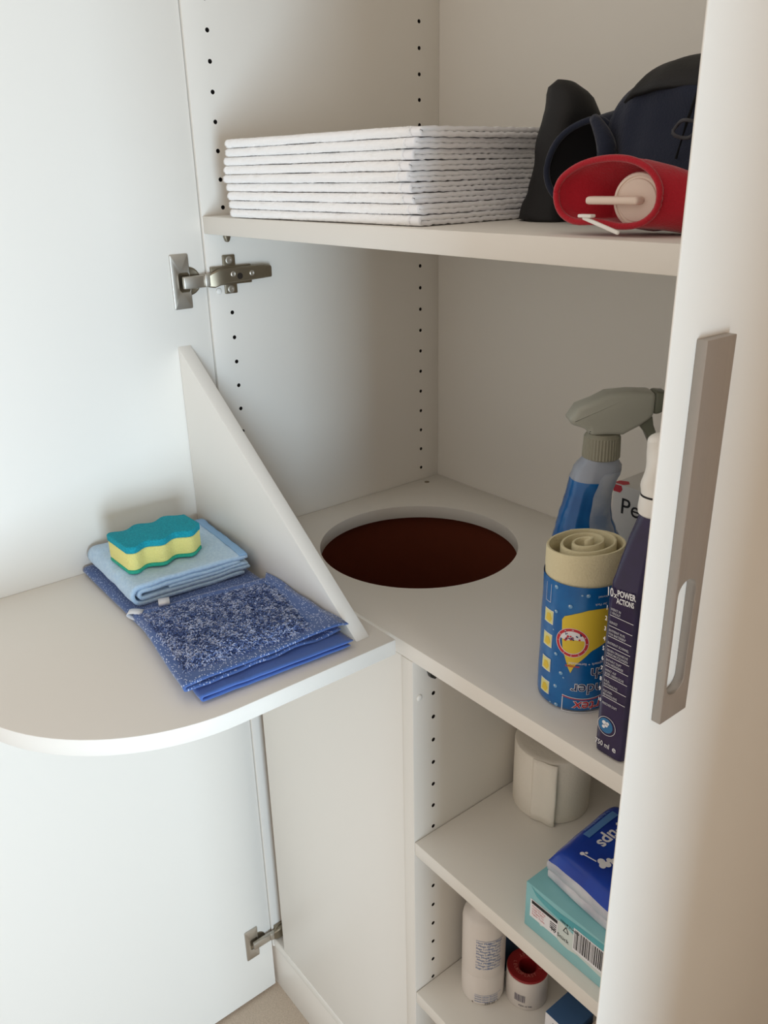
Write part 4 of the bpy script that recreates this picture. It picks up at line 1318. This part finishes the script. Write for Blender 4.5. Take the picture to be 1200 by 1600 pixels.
word = 'LEUKOPLAST  LEUKOPLAST  '
am3 = math.atan2(-0.5 - TY, 0.983 - TX)
pw = Print()
for k, ch in enumerate(word):
    if ch == ' ': continue
    a = am3 - 1.7 + 2*PI*k/len(word)
    pw.text(ch, 0.0180*math.cos(a), 0.0180*math.sin(a), 0.0062, bold=0.004, align='CENTER', rot=a + PI/2)
tpm = plane_map((TX, TY, ZK + 0.0496), (1, 0, 0), (0, 1, 0))
ob.append(pw.build('lettering', mat('pale_red_ink', (205, 120, 110), 0.5), t, tpm))
tm_ = cyl_map(TX, TY, 0.0270, ZK, am3, 0.0003)
pk = Print(); u = -0.0150
random.seed(8)
while u < -0.0010:
    w_ = random.choice((0.0004, 0.0006, 0.0009)); pk.rect(u, u + w_, 0.0140, 0.0260); u += w_ + 0.0006
pk.text('PZN 12 345', -0.0090, 0.0065, 0.0035, bold=0.01)
ob.append(pk.build('barcode', mat('purple_ink', (52, 44, 80), 0.5), t, tm_))
at(t, ob)

DBX = mat('dark_teal_carton', (34, 62, 92), 0.5)
t = empty('dark_carton', (0.42, 0.14, ZK), 'small dark blue carton half hidden behind the white plastic bottle', 'box')
ob = [box('carton', 0.3960, 0.4440, 0.1080, 0.1650, ZK + 0.0004, ZK + 0.0720, DBX, t, bev=0.0006)]
pw = Print(); pw.rect(0.0, 0.0478, 0.004, 0.018)
ob.append(pw.build('pale_band', TEALL, t, plane_map((0.3961, 0.1080, ZK), (1, 0, 0), (0, 0, 1))))
at(t, ob)
PBL = mat('steel_blue_carton', (62, 98, 142), 0.45)
t = empty('medicine_box', (0.57, 0.10, ZK), 'small carton with a blue top and white barcode front, at the shelf front', 'box')
ob = [box('carton', 0.5400, 0.5790, 0.0800, 0.1230, ZK + 0.0004, ZK + 0.0500, PBL, t, bev=0.0006)]
fm = plane_map((0.5400, 0.0800, ZK), (1, 0, 0), (0, 0, 1)); f1 = lambda u, v: fm(u, v, 0.0004)
pw = Print(); pw.rect(0.0003, 0.0387, 0.0200, 0.0495); ob.append(pw.build('white_print', WINK, t, fm))
pk = Print(); u = 0.012
while u < 0.030:
    w_ = random.choice((0.0005, 0.0008, 0.0012)); pk.rect(u, u + w_, 0.026, 0.042); u += w_ + 0.0008
ob.append(pk.build('barcode', INK, t, f1)); at(t, ob)
t = empty('beige_carton', (0.62, 0.09, ZK), 'plain pale beige carton right of the blue topped carton', 'box')
ob = [box('carton', 0.5850, 0.6550, 0.0900, 0.1500, ZK + 0.0004, ZK + 0.0480, mat('beige_carton', (206, 190, 176), 0.6), t, bev=0.0006),
      box('flap', 0.5856, 0.6544, 0.0898, 0.0903, ZK + 0.0300, ZK + 0.0470, mat('beige_flap', (214, 200, 188), 0.6), t, bev=0)]
at(t, ob)
